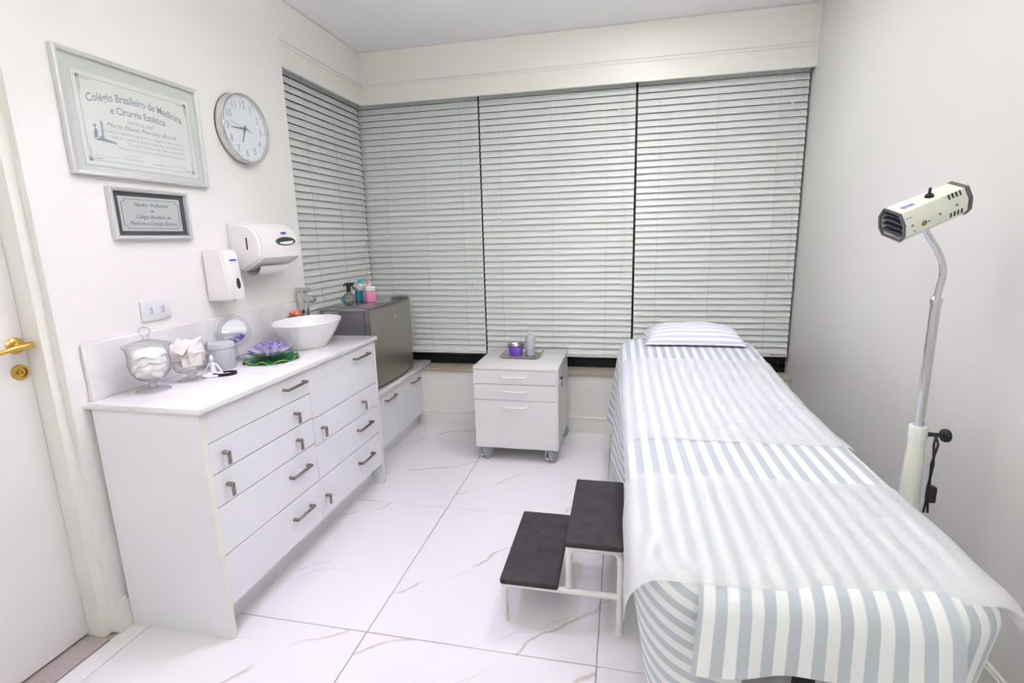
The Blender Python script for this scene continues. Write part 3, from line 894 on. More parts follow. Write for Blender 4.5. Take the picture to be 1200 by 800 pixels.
# bowed door: profile in x over y
def bow(y): 
    k = (y - FY0) / (FY1 - FY0) * 2 - 1
    return 0.018 * (1 - k * k)
ys = [FY0 + (FY1 - FY0) * k / 16 for k in range(17)]
poly = [(FX - 0.047, FY0), ] + [(FX - 0.008 + bow(y), y) for y in ys] + [(FX - 0.047, FY1)]
part('door', MB().prism(poly, FZ0 + 0.028, FZ1 - 0.012, 'z'), M['fridge'], fr, angle=25)
poly2 = [(FX - 0.047, FY0)] + [(FX - 0.010 + bow(y), y) for y in ys] + [(FX - 0.047, FY1)]
part('door_cap', MB().prism(poly2, FZ1 - 0.012, FZ1 + 0.003, 'z'), M['fridge_trim'], fr, angle=25)
part('door_cap', MB().prism(poly2, FZ0 + 0.016, FZ0 + 0.028, 'z'), M['fridge_trim'], fr, angle=25)
part('hinge_cover', MB().rbox(FX - 0.10, FX - 0.015, FY1 - 0.12, FY1 - 0.01, FZ1 + 0.0032, FZ1 + 0.014, 0.004, 2), M['fridge_trim'], fr)
for yy in (FY0 + 0.05, FY1 - 0.05):
    for xx in (0.02, FX - 0.09):
        part('foot', MB().cyl((xx, yy, FZ0), (xx, yy, FZ0 + 0.02), 0.014, n=12), M['black_plastic'], fr)
part('energy_label', MB().box(0.005, 0.10, FY0 + 0.0022, FY0 + 0.004, FZ1 - 0.040, FZ1 - 0.018), M['label_grey'], fr)
part('label_print', MB().box(0.06, 0.095, FY0 + 0.0016, FY0 + 0.0023, FZ1 - 0.032, FZ1 - 0.025), M['fridge_trim'], fr)
mb = MB()
lx = FX - 0.008 + bow(2.90) + 0.0012
mb.prism([(2.912, 0.938), (2.930, 0.934), (2.948, 0.940), (2.944, 0.952), (2.926, 0.956), (2.914, 0.950)], lx - 0.004, lx, 'x')
part('door_logo', mb, M['fridge_logo'], fr, angle=None)

# bottles on the fridge
def pump_bottle(name, label, x, y, liquid, cap, rz, spout):
    z = FZ1
    t = thing(name, label, 'bottle', (x, y, z), 'pump bottles on the small fridge')
    T = Matrix.Translation((x, y, z)) @ Matrix.Rotation(rz, 4, 'Z')
    h = 0.034
    part('liquid', MB().rbox(-h, h, -h, h, 0.0, 0.076, 0.006, 2, T), liquid, t)
    part('shell', MB().rbox(-h, h, -h, h, 0.0762, 0.112, 0.008, 3, T), M['clear_shell'], t)
    mb = MB().cyl((0, 0, 0.110), (0, 0, 0.122), 0.017, n=16, T=T)
    part('neck', mb, M['clear_shell'], t)
    mb = MB().cyl((0, 0, 0.122), (0, 0, 0.140), 0.0165, n=16, T=T)
    mb.cyl((0, 0, 0.140), (0, 0, 0.152), 0.013, n=14, T=T)
    mb.rbox(-0.004, spout, -0.006, 0.006, 0.143, 0.151, 0.002, 1, T)
    part('pump_head', mb, cap, t)
pump_bottle('pump_bottle', 'square pump bottle of teal liquid on the fridge', 0.045, 3.03, M['teal'], M['teal_cap'], 0.9, 0.042)
pump_bottle('pump_bottle', 'square pump bottle of pink liquid on the fridge', 0.150, 2.955, M['pink'], M['pink_cap'], 0.95, -0.042)
x, y, z = 0.09, 2.79, FZ1
sb = thing('spray_bottle', 'round clear spray bottle with black trigger head on the fridge', 'bottle', (x, y, z))
prof = [(0.0, 0.003), (0.020, 0.0), (0.036, 0.012), (0.045, 0.035), (0.042, 0.058), (0.028, 0.076), (0.016, 0.084), (0.0145, 0.090),
        (0.0125, 0.090), (0.014, 0.083), (0.026, 0.074), (0.040, 0.057), (0.043, 0.035), (0.034, 0.014), (0.018, 0.003), (0.0, 0.005)]
part('bottle_body', MB().lathe(prof, (x, y, z), 28), M['glass'], sb)
part('liquid', MB().lathe([(0.0, 0.0055), (0.018, 0.004), (0.033, 0.0145), (0.0418, 0.034), (0.0405, 0.05), (0.0, 0.05)], (x, y, z), 24), M['glass'], sb)
part('bottle_label', MB().rbox(x - 0.042, x - 0.02, y - 0.033, y - 0.030, z + 0.028, z + 0.052, 0.001, 1), M['teal_cap'], sb)
T = Matrix.Translation((x, y, z)) @ Matrix.Rotation(0.5, 4, 'Z')
mb = MB().cyl((0, 0, 0.088), (0, 0, 0.116), 0.015, 0.014, n=16, T=T)
mb.prism([(-0.014, 0.114), (0.014, 0.114), (0.018, 0.124), (0.040, 0.136), (0.040, 0.150), (-0.018, 0.150), (-0.034, 0.132), (-0.030, 0.124), (-0.016, 0.136)], -0.011, 0.011, 'y', T=T)
mb.tube([(0.028, 0, 0.138), (0.030, 0, 0.118), (0.038, 0, 0.100)], [0.005, 0.0045, 0.003], n=8, T=T)
part('trigger_head', mb, M['black_plastic'], sb)

# ================================================================== SINK, FAUCET, SPONGE
sx_, sy_ = 0.238, 2.085
sink = thing('vessel_sink', 'oval white ceramic vessel sink on the marble worktop', 'sink', (sx_, sy_, CT))
prof = [(0.0, 0.0), (0.098, 0.0), (0.104, 0.006), (0.150, 0.070), (0.176, 0.112), (0.186, 0.130), (0.188, 0.136), (0.186, 0.1395), (0.182, 0.139), (0.172, 0.120), (0.140, 0.060), (0.105, 0.022), (0.05, 0.014), (0.02, 0.012), (0.0, 0.012)]
part('basin', MB().lathe(prof, (sx_, sy_, CT), 56, sx=0.86, sy=1.12), M['ceramic'], sink)
part('drain', MB().lathe([(0.0, 0.016), (0.018, 0.016), (0.021, 0.0125), (0.0, 0.0125)], (sx_, sy_, CT), 20), M['chrome'], sink)
part('overflow_hole', MB().cyl((sx_ - 0.128, sy_ - 0.06, CT + 0.098), (sx_ - 0.134, sy_ - 0.062, CT + 0.100), 0.006, n=12), M['dark_hole'], sink)
fx, fy = 0.045, 2.350
fa = thing('basin_faucet', 'square chrome mixer faucet behind the oval sink', 'faucet', (fx, fy, CT))
part('column', MB().rbox(fx - 0.022, fx + 0.022, fy - 0.024, fy + 0.024, CT, CT + 0.262, 0.004, 2), M['chrome'], fa)
part('spout', MB().rbox(fx + 0.02, fx + 0.075, fy - 0.020, fy + 0.020, CT + 0.205, CT + 0.240, 0.004, 2), M['chrome'], fa)
part('lever', MB().rbox(fx - 0.024, fx + 0.045, fy - 0.022, fy + 0.022, CT + 0.272, CT + 0.286, 0.004, 2).rbox(fx - 0.018, fx + 0.018, fy - 0.018, fy + 0.018, CT + 0.262, CT + 0.273, 0.002, 1), M['chrome'], fa)
part('base_collar', MB().rbox(fx - 0.027, fx + 0.027, fy - 0.028, fy + 0.028, CT, CT + 0.010, 0.003, 1), M['chrome'], fa)
part('spout_outlet', MB().cyl((fx + 0.058, fy, CT + 0.200), (fx + 0.058, fy, CT + 0.206), 0.012, n=14), M['dark_hole'], fa)
sp = MB().rbox(0.025, 0.075, 2.236, 2.29, CT + 0.135, CT + 0.160, 0.010, 3)
# soap dish on a small chrome wall bracket keeps the sponge just above the sink rim
sd = thing('soap_dish', 'small clear soap dish on the marble upstand beside the faucet', 'soap dish', (0.05, 2.262, CT + 0.12))
part('dish', MB().rbox(0.0165, 0.085, 2.222, 2.303, CT + 0.127, CT + 0.1345, 0.003, 2), M['acrylic'], sd)
solid('sponge', sp, M['coral'], 'small coral sponge behind the oval sink', 'sponge', (0.05, 2.262, CT + 0.135))

# ================================================================== THINGS ON THE WORKTOP
# lidded apothecary jar
jx, jy = 0.118, 1.255
j1 = thing('glass_jar', 'lidded footed glass jar full of cotton beside the outlet', 'jar', (jx, jy, CT), 'footed glass jars on the worktop')
outer = [(0.055, 0.0005), (0.058, 0.003), (0.050, 0.008), (0.014, 0.016), (0.012, 0.030), (0.020, 0.040), (0.045, 0.050), (0.064, 0.075), (0.070, 0.105), (0.068, 0.140), (0.072, 0.165), (0.080, 0.180), (0.0785, 0.181)]
inner = []
part('bowl', MB().lathe(outer + inner, (jx, jy, CT), 40), M['glass'], j1)
lid = [(0.066, 0.178), (0.066, 0.183), (0.040, 0.192), (0.012, 0.200), (0.009, 0.210), (0.017, 0.220), (0.021, 0.231), (0.017, 0.243), (0.0, 0.250)]
part('lid', MB().lathe(lid, (jx, jy, CT), 36), M['glass'], j1)
# open footed jar
kx, ky = 0.150, 1.405
j2 = thing('glass_jar', 'open footed glass jar heaped with gauze, without a lid', 'jar', (kx, ky, CT), 'footed glass jars on the worktop')
outer = [(0.051, 0.0005), (0.054, 0.003), (0.046, 0.007), (0.018, 0.013), (0.013, 0.020), (0.020, 0.030), (0.030, 0.036), (0.052, 0.042), (0.062, 0.058), (0.067, 0.110), (0.071, 0.150), (0.0695, 0.151)]
inner = []
part('bowl', MB().lathe(outer + inner, (kx, ky, CT), 40), M['glass'], j2)

def puff(seed, rx, ry, rz):
    rnd = random.Random(seed)
    ph = [rnd.uniform(0, 6.28) for _ in range(6)]
    mb = MB().ball((0, 0, 0), 1.0, 14, 9)
    for v in mb.v:
        k = 1 + 0.07 * math.sin(3 * v.x + ph[0]) * math.cos(3 * v.y + ph[1]) + 0.05 * math.sin(5 * v.z + ph[2]) + 0.04 * math.sin(6 * v.y + ph[3])
        v.x *= rx * k; v.y *= ry * k; v.z *= rz * k
    return mb
pads = [puff(k, 0.031, 0.031, 0.0150) for k in range(3)]
cot = []
spots = []
rnd = random.Random(3)
for (zz, R_, nn) in ((0.066, 0.0, 1), (0.078, 0.028, 4), (0.101, 0.031, 6), (0.126, 0.030, 6), (0.148, 0.029, 5), (0.110, 0.0, 1), (0.142, 0.0, 1)):
    for k in range(nn):
        a_ = 2 * PI * k / max(nn, 1) + zz * 40
        spots.append((R_ * math.cos(a_), R_ * math.sin(a_), zz, a_))
protos = []
for i, (dx, dy, dz, a_) in enumerate(spots):
    lab = 'white cotton puff inside the lidded glass jar'
    if i < 3:
        o = solid('cotton_puff', pads[i], M['cotton'], lab, 'cotton', (0, 0, 0), 'cotton puffs in the lidded jar'); protos.append(o)
    else:
        o = protos[i % 3].copy(); COL.objects.link(o)
    o.location = (jx + dx, jy + dy, CT + dz)
    sl_ = 0.85 if dz < 0.07 else 1.0
    o.scale = (sl_, sl_, sl_)
    o.rotation_euler = (rnd.uniform(-0.3, 0.3), rnd.uniform(0.35, 1.15) * (1 if dz < 0.13 else 0.5), a_)
def gauze(seed):
    rnd = random.Random(seed)
    h = 0.038
    rows = []; N = 7
    pa, pb = rnd.uniform(0, 6), rnd.uniform(0, 6)
    top_, bot_ = [], []
    for i in range(N):
        r1, r2 = [], []
        for k in range(N):
            u, v = -h + 2 * h * i / (N - 1), -h + 2 * h * k / (N - 1)
            zz = 0.006 * math.sin(60 * u + pa) + 0.006 * math.cos(50 * v + pb)
            e = 0.0045
            r1.append((u, v, zz + e)); r2.append((u, v, zz - e))
        top_.append(r1); bot_.append(r2)
    mb = MB().grid(top_).grid(bot_, flip=True)
    def edge(f): return [[f(top_, k) for k in range(N)], [f(bot_, k) for k in range(N)]]
    mb.grid(edge(lambda g_, k: g_[0][k])); mb.grid(edge(lambda g_, k: g_[-1][k]), flip=True)
    mb.grid(edge(lambda g_, k: g_[k][0]), flip=True); mb.grid(edge(lambda g_, k: g_[k][-1]))
    return mb
gz = [gauze(k) for k in range(3)]
gsp = [(0, 0, 0.066, 0.1, 0.1, 0.4, .8), (0.006, -0.014, 0.088, 1.2, 0.2, 0.3, .9), (0.026, -0.018, 0.098, 1.15, 0.0, 0.9, .9), (-0.02, 0.014, 0.092, 0.9, 0.3, 2.2, .9),
       (0.02, 0.022, 0.096, 1.2, 0.1, 2.6, .9), (0.0, 0.0, 0.115, 0.3, 0.2, 1.0, 1.0), (-0.014, -0.026, 0.128, 0.8, -0.3, 0.5, 1.0), (0.020, 0.012, 0.135, 0.5, 0.3, 1.7, 1.0),
       (-0.010, 0.020, 0.142, 0.35, -0.2, 0.2, 1.0), (0.006, -0.040, 0.146, 1.0, 0.5, 0.2, .7), (0.036, 0.0, 0.112, 1.35, 0.0, 1.6, .9), (0.002, 0.036, 0.118, 1.3, 0.0, 3.1, .9), (-.036, 0, .11, 1.35, 0, -1.5, .9)]
gp_ = []
for i, (dx, dy, dz, ra, rb, rc, sc) in enumerate(gsp):
    lab = 'folded white gauze pad piled in the open glass jar'
    if i < 3:
        o = solid('gauze_pad', gz[i], M['gauze'], lab, 'gauze', (0, 0, 0), 'gauze pads in the open jar'); gp_.append(o)
    else:
        o = gp_[i % 3].copy(); COL.objects.link(o)
    o.location = (kx + dx, ky + dy, CT + dz); o.rotation_euler = (ra, rb, rc); o.scale = (sc, sc, sc)

# frosted canister
cx_, cy_ = 0.122, 1.600
cn = thing('frosted_canister', 'frosted pale grey canister with lid behind the meditating figurine', 'canister', (cx_, cy_, CT))
part('pot', MB().lathe([(0.0, 0.0), (0.054, 0.0), (0.057, 0.004), (0.057, 0.090), (0.055, 0.092), (0.052, 0.090), (0.051, 0.008), (0.0, 0.007)], (cx_, cy_, CT), 36), M['frost'], cn)
part('lid', MB().lathe([(0.0, 0.0925), (0.055, 0.0925), (0.0585, 0.096), (0.0585, 0.112), (0.055, 0.117), (0.040, 0.119), (0.0, 0.119)], (cx_, cy_, CT), 36), M['frost'], cn)

# meditating figurine
gx, gy = 0.188, 1.475
R90 = Matrix.Translation((gx, gy, CT)) @ Matrix.Rotation(math.radians(-50), 4, 'Z')
mb = MB()
mb.tube([(0.0, 0, 0.006), (0.0, 0, 0.020), (0.0, 0, 0.040), (0.0, 0, 0.052), (0.0, 0, 0.058)], [0.013, 0.0125, 0.0095, 0.0125, 0.006], n=12, T=R90)
mb.tube([(0, 0, 0.056), (0.001, 0, 0.066)], [0.0045, 0.0045], n=10, T=R90)
mb.ball((0.002, 0, 0.074), 0.0098, 14, 10, T=R90, sc=(0.95, 0.85, 1.15))
mb.ball((-0.004, 0, 0.084), 0.005, 10, 8, T=R90)
for s_ in (-1, 1):
    mb.tube([(0, 0.012 * s_, 0.053), (0.002, 0.020 * s_, 0.040), (0.010, 0.028 * s_, 0.026), (0.022, 0.034 * s_, 0.013), (0.028, 0.035 * s_, 0.011)], [0.0045, 0.0042, 0.0038, 0.0032, 0.0035], n=10, T=R90)
    mb.tube([(0.002, 0.006 * s_, 0.008), (0.016, 0.026 * s_, 0.008), (0.026, 0.036 * s_, 0.0065), (0.030, 0.022 * s_, 0.006), (0.034, 0.0 * s_, 0.006), (0.033, -0.010 * s_, 0.006)], [0.009, 0.0085, 0.007, 0.006, 0.005, 0.0045], n=10, T=R90)
fg = solid('yoga_figurine', mb, M['white_resin'], 'small white figurine of a cross-legged meditating figure on the worktop', 'figurine', (gx, gy, CT), angle=None)
rm = fg.modifiers.new('join', 'REMESH'); rm.mode = 'VOXEL'; rm.voxel_size = 0.0012; rm.use_smooth_shade = True

# black ring dish
rx, ry = 0.236, 1.492
rd = thing('black_ring_dish', 'small black ring dish with white inside in front of the figurine', 'dish', (rx, ry, CT))
T = Matrix.Translation((rx, ry, CT)) @ Matrix.Rotation(0.75, 4, 'Z')
part('rim', MB().lathe([(0.034, 0.0), (0.040, 0.0), (0.0415, 0.004), (0.0415, 0.012), (0.040, 0.014), (0.036, 0.014), (0.034, 0.011)], n=36, sx=1.0, sy=0.62, T=T, closed=True), M['black_gloss'], rd)
part('white_insert', MB().lathe([(0.0, 0.001), (0.034, 0.001), (0.034, 0.006), (0.0, 0.005)], n=30, sx=0.98, sy=0.60, T=T), M['white_resin'], rd)
part('knob', MB().ball((-0.043, 0.0, 0.008), 0.007, 12, 8, T=T), M['black_gloss'], rd)

# make-up mirror
mx_, my_ = 0.082, 1.735
mi = thing('vanity_mirror', 'round tilting vanity mirror with clear acrylic stand', 'mirror', (mx_, my_, CT))
MC = Vector((0.082, 1.740, CT + 0.142))
nrm = Vector((0.885, -0.465, -0.02)).normalized()
T = Matrix.Translation(MC) @ nrm.to_track_quat('Z', 'Y').to_matrix().to_4x4()
part('mirror_glass', MB().lathe([(0.0, 0.004), (0.056, 0.004), (0.056, -0.002), (0.0, -0.002)], n=40, T=T), M['mirror'], mi)
part('mirror_rim', MB().lathe([(0.0565, -0.006), (0.071, -0.006), (0.073, 0.0), (0.071, 0.006), (0.0565, 0.006)], n=40, T=T, closed=True), M['acrylic'], mi)
side = Vector((0, 0, 1)).cross(nrm).normalized()
p_ = []
for k in range(13):
    a_ = PI + PI * k / 12
    p_.append(MC + side * (0.080 * math.cos(a_)) + Vector((0, 0, 1)) * (0.080 * math.sin(a_)))
part('yoke', MB().tube(p_, 0.0035, n=8), M['acrylic'], mi)
part('stem', MB().cyl((MC.x, MC.y, CT + 0.010), (MC.x, MC.y, MC.z - 0.080), 0.010, 0.007, n=14), M['acrylic'], mi)
part('base', MB().lathe([(0.0, 0.0), (0.045, 0.0), (0.046, 0.004), (0.030, 0.010), (0.0, 0.012)], (MC.x, MC.y, CT), 30), M['acrylic'], mi)

# lotus flower on leaf
ox, oy = 0.248, 1.768
lo_ = thing('lotus_flower', 'artificial violet lotus flower resting on a green leaf', 'flower', (ox, oy, CT))
rows = []
NS = 72
for i in range(9):
    r = i / 8
    row = []
    for k in range(NS + 1):
        a_ = 2 * PI * k / NS
        wv = math.sin(9 * a_ + 0.4) * 0.7 + math.sin(14 * a_) * 0.3
        rr = 0.126 * r * (1 + 0.03 * r * math.sin(5 * a_))
        row.append((ox + rr * math.cos(a_) * 0.95, oy + rr * math.sin(a_) * 1.0, CT + 0.0105 + 0.010 * (r ** 4) * wv))
    rows.append(row)
low = [[(p[0], p[1], p[2] - 0.0022) for p in r] for r in rows]
mb = MB().grid(rows).grid(low, flip=True)
part('leaf', mb, M['leaf'], lo_, angle=60)
part('leaf_rim', MB().tube([Vector(p) + Vector((0, 0, -0.001)) for p in rows[-1]], 0.0016, n=6, caps=False), M['leaf_rim'], lo_)
def petal_mesh(L_, w_, cup):
    rows, uvs = [], []
    for i in range(9):
        t = i / 8
        ww = w_ * (math.sin(PI * min(1, 0.12 + 0.88 * t) ** 0.8) ** 0.8) * (1 if t < 1 else 0) + 0.0004
        row, ur = [], []
        for k in range(7):
            s_ = k / 3 - 1
            row.append((s_ * ww, L_ * t, cup * (s_ * s_) * ww * 1.2 + 0.10 * L_ * t * t))
            ur.append((k / 6, t))
        rows.append(row); uvs.append(ur)
    mb = MB().grid(rows, uvs)
    mb.grid([[(p[0], p[1], p[2] - 0.0014) for p in r] for r in rows], uvs, flip=True)
    return mb
p1 = petal_mesh(0.078, 0.017, 0.55)
for v in p1.v: v += Vector((ox, oy, CT))
pp = part('petal', p1, M['petal'], lo_, recalc=False, angle=80)
first = True
def place_petals(proto, n, el, rad, hgt, scl, ph, used=[False], name=None):
    out = []
    for k in range(n):
        a_ = 2 * PI * k / n + ph
        if not used[0]:
            o = proto; used[0] = True
        else:
            o = clone(proto, lo_)
        o.location = (rad * math.cos(a_), rad * math.sin(a_), hgt)
        o.rotation_euler = (el, 0, a_ - PI / 2)
        o.scale = (scl, scl, scl)
        out.append(o)
place_petals(pp, 9, 0.28, 0.020, 0.020, 1.12, 0.1)
place_petals(pp, 9, 0.62, 0.015, 0.026, 1.0, 0.45)
place_petals(pp, 7, 0.98, 0.010, 0.030, 0.88, 0.2)
place_petals(pp, 5, 1.28, 0.006, 0.032, 0.72, 0.0)
p2 = petal_mesh(0.080, 0.019, 0.4)
for v in p2.v: v += Vector((ox, oy, CT))
ps = part('sepal', p2, M['sepal'], lo_, recalc=False, angle=80)
place_petals(ps, 6, 0.12, 0.020, 0.016, 1.12, 0.35, [False])
part('heart', MB().ball((ox, oy, CT + 0.034), 0.016, 14, 8, sc=(1, 1, 0.8)), M['leaf_rim'], lo_)

# ================================================================== LEFT WALL THINGS
# outlet
ou = thing('power_outlet', 'white double power outlet plate above the marble upstand', 'outlet', (0, 1.423, 1.197))
part('plate', MB().rbox(0.0005, 0.009, 1.356, 1.490, 1.156, 1.238, 0.003, 2), M['plastic2'], ou)
for yc in (1.398, 1.452):
    so = part('socket', MB().rbox(0.0085, 0.0105, yc - 0.013, yc + 0.013, 1.171, 1.223, 0.001, 1), M['plastic2'], ou)
    hexa = [(yc - 0.0085, 1.186), (yc, 1.177), (yc + 0.0085, 1.186), (yc + 0.0085, 1.208), (yc, 1.217), (yc - 0.0085, 1.208)]
    part('socket_recess', MB().prism(hexa, 0.0103, 0.0110, 'x'), mat('socket_shade', (206, 210, 212), 0.5), so)
    mb = MB()
    for dy, dz in ((0, 0.0085), (0.003, 0.0), (0, -0.0085)):
        mb.cyl((0.0109, yc + dy, 1.197 + dz), (0.0114, yc + dy, 1.197 + dz), 0.0023, n=10)
    part('pin_holes', mb, M['dark_hole'], so)

def frame(t, y0, y1, z0, z1, fw_, d, m_):
    """four mitred bars"""
    prof = [(0.0, 0.0), (0.0, d), (fw_ * 0.25, d + 0.003), (fw_ * 0.8, d + 0.001), (fw_, d - 0.006), (fw_, 0.0)]   # inwards, x
    cs = [(y0, z0, 1, 1), (y1, z0, -1, 1), (y1, z1, -1, -1), (y0, z1, 1, -1)]
    for k in range(4):
        a_, b_ = cs[k], cs[(k + 1) % 4]
        rows = [[(x_ + 0.0008, c[0] + c[2] * i_, c[1] + c[3] * i_) for (i_, x_) in prof + prof[:1]] for c in (a_, b_)]
        mb = MB().grid(rows, smooth=False)
        mb.add(rows[0][:-1], [tuple(range(6))]); mb.add(rows[1][:-1], [tuple(reversed(range(6)))])
        part('frame_bar', mb, m_, t)

# certificate
ce = thing('framed_certificate', 'large framed certificate with pale grey mount on the left wall', 'certificate', (0, 1.485, 1.706))
Y0, Y1, Z0, Z1 = 1.188, 1.785, 1.706, 2.122
frame(ce, Y0, Y1, Z0, Z1, 0.019, 0.020, M['alum'])
part('mount', MB().box(0.001, 0.010, Y0 + 0.012, Y1 - 0.012, Z0 + 0.012, Z1 - 0.012), M['mount'], ce)
py0, py1, pz0, pz1 = 1.240, 1.733, 1.744, 2.060
part('certificate_sheet', MB().box(0.010, 0.0125, py0, py1, pz0, pz1), M['paper'], ce)
X = 0.0128
yc, zc = (py0 + py1) / 2, (pz0 + pz1) / 2
mb = MB()
def rule(a, b_, c, d, th=0.0016):
    mb.box(X, X + 0.0003, min(a, c) - th / 2, max(a, c) + th / 2, min(b_, d) - th / 2, max(b_, d) + th / 2)
i1, i2 = 0.018, 0.027
for (ya, za, yb, zb) in ((py0 + i1, pz0 + i1, py1 - i1, pz0 + i1), (py0 + i1, pz1 - i1, py1 - i1, pz1 - i1), (py0 + i1, pz0 + i1, py0 + i1, pz1 - i1), (py1 - i1, pz0 + i1, py1 - i1, pz1 - i1)):
    rule(ya, za, yb, zb)
for sy in (0, 1):
    for sz in (0, 1):
        cy = py0 + i1 if sy == 0 else py1 - i1
        cz = pz0 + i1 if sz == 0 else pz1 - i1
        dy = 1 if sy == 0 else -1; dz = 1 if sz == 0 else -1
        rule(cy + dy * 0.007, cz + dz * 0.007, cy + dy * 0.045, cz + dz * 0.007, 0.0022)
        rule(cy + dy * 0.007, cz + dz * 0.007, cy + dy * 0.007, cz + dz * 0.045, 0.0022)
        for (u, v) in ((0, 0), (0.006, 0), (0, 0.006)):
            mb.box(X, X + 0.0003, cy + dy * u - 0.004, cy + dy * u + 0.004, cz + dz * v - 0.004, cz + dz * v + 0.004)
part('border_lines', mb, M['ink_blue'], ce)
mb = MB()
wall_text(mb, 'Colégio Brasileiro de Medicina', yc - 0.004, pz1 - 0.062, X, 0.040, 0, arc=0.62, width=0.405, offset=0.0007)
wall_text(mb, 'e Cirurgia Estética', yc - 0.004, pz1 - 0.108, X, 0.036, 0, arc=0.35, width=0.235, offset=0.0007)
wall_text(mb, 'CERTIFICA QUE:', yc - 0.004, pz1 - 0.143, X, 0.018, width=0.115)
part('heading_lettering', mb, M['ink_blue'], ce, angle=None)
mb = MB()
wall_text(mb, '- Maria Eliane Moreira Brock -', yc + 0.004, pz1 - 0.165, X, 0.022, 0.45, width=0.335)
part('name_lettering', mb, mat('certificate_name_ink', (150, 155, 160), 0.7), ce, angle=None)
mb = MB()
wall_text(mb, 'Cumpriu satisfatoriamente os requisitos do primeiro', yc + 0.018, pz1 - 0.188, X, 0.015, width=0.350)
wall_text(mb, 'nível do Curso da Escola Superior de Medicina e', yc + 0.028, pz1 - 0.206, X, 0.015, width=0.330)
wall_text(mb, 'Cirurgia Estética com 100% de duração.', yc + 0.060, pz1 - 0.224, X, 0.015, width=0.265)
wall_text(mb, 'Portanto, outorgamos-lhe o presente Diploma.', yc + 0.040, pz1 - 0.242, X, 0.015, width=0.300)
# the date line and the signatures are pen strokes that cannot be read
for (a_, z_, w_, h_) in ((-0.055, pz1 - 0.265, 0.07, 0.003), (-0.165, pz0 + 0.035, 0.09, 0.004), (-0.055, pz0 + 0.037, 0.08, 0.004), (0.055, pz0 + 0.033, 0.06, 0.005), (0.15, pz0 + 0.035, 0.09, 0.004)):
    mb.tube([(X, yc + a_ - w_ / 2 + w_ * k / 40, z_ + h_ * math.sin(k * 1.9) * (0.5 + 0.5 * math.sin(k * 0.6 + a_ * 40))) for k in range(41)], 0.0005, n=4)
part('small_print', mb, M['ink_light'], ce, angle=None)
ey, ez = py0 + 0.075, pz1 - 0.205
mb = MB()
mb.prism([(ey - 0.030, ez - 0.022), (ey + 0.058, ez - 0.026), (ey + 0.050, ez - 0.019), (ey + 0.010, ez - 0.012), (ey - 0.002, ez - 0.004), (ey - 0.012, ez - 0.014)], X, X + .0003, 'x')
mb.prism([(ey + 0.002, ez - 0.008), (ey + 0.010, ez - 0.010), (ey + 0.010, ez + 0.050), (ey + 0.003, ez + 0.044)], X, X + .0003, 'x')
mb.prism([(ey - 0.028, ez - 0.016), (ey - 0.014, ez - 0.012), (ey - 0.012, ez + 0.012), (ey - 0.020, ez + 0.022), (ey - 0.026, ez + 0.008)], X, X + .0003, 'x')
mb.cyl((X, ey - 0.020, ez + 0.028), (X + .0003, ey - 0.020, ez + 0.028), 0.006, n=14)
part('emblem', mb, M['ink_blue'], ce)
part('glazing', MB().box(0.0145, 0.0158, Y0 + 0.014, Y1 - 0.014, Z0 + 0.014, Z1 - 0.014), M['glazing'], ce)

# small plaque
pl = thing('framed_plaque', 'small framed silver plaque on dark mount below the certificate', 'plaque', (0, 1.475, 1.48))
Y0, Y1, Z0, Z1 = 1.298, 1.652, 1.480, 1.675
frame(pl, Y0, Y1, Z0, Z1, 0.016, 0.020, M['alum'])
part('mount', MB().box(0.001, 0.008, Y0 + 0.010, Y1 - 0.010, Z0 + 0.010, Z1 - 0.010), M['matte_dark'], pl)
py0, py1, pz0, pz1 = 1.336, 1.612, 1.513, 1.643
part('plate', MB().box(0.008, 0.010, py0, py1, pz0, pz1), M['plate'], pl)
X = 0.0102
mb = MB()
i1, nb = 0.010, 0.014
pts = [(py0 + i1 + nb, pz0 + i1), (py1 - i1 - nb, pz0 + i1), (py1 - i1 - nb, pz0 + i1 + nb * .5), (py1 - i1, pz0 + i1 + nb), (py1 - i1, pz1 - i1 - nb), (py1 - i1 - nb, pz1 - i1 - nb * .5), (py1 - i1 - nb, pz1 - i1),
       (py0 + i1 + nb, pz1 - i1), (py0 + i1 + nb, pz1 - i1 - nb * .5), (py0 + i1, pz1 - i1 - nb), (py0 + i1, pz0 + i1 + nb), (py0 + i1 + nb, pz0 + i1 + nb * .5)]
for k in range(len(pts)):
    a_, b_ = Vector((X, *pts[k])), Vector((X, *pts[(k + 1) % len(pts)]))
    mb.cyl(a_, b_, 0.0009, n=4)
part('border_line', mb, M['ink_dark'], pl)
yc, zc = (py0 + py1) / 2, (pz0 + pz1) / 2
mb = MB()
wall_text(mb, 'Membro  Profissional', yc, zc + 0.035, X, 0.021, 0.45, width=0.155)
wall_text(mb, 'do', yc, zc + 0.013, X, 0.018, 0.45, width=0.017)
wall_text(mb, 'Colégio Brasileiro de', yc + 0.004, zc - 0.011, X, 0.021, 0.45, width=0.158)
wall_text(mb, 'Medicina e Cirurgia Estética', yc + 0.002, zc - 0.036, X, 0.021, 0.45, width=0.215)
part('lettering', mb, M['ink_dark'], pl, angle=None)

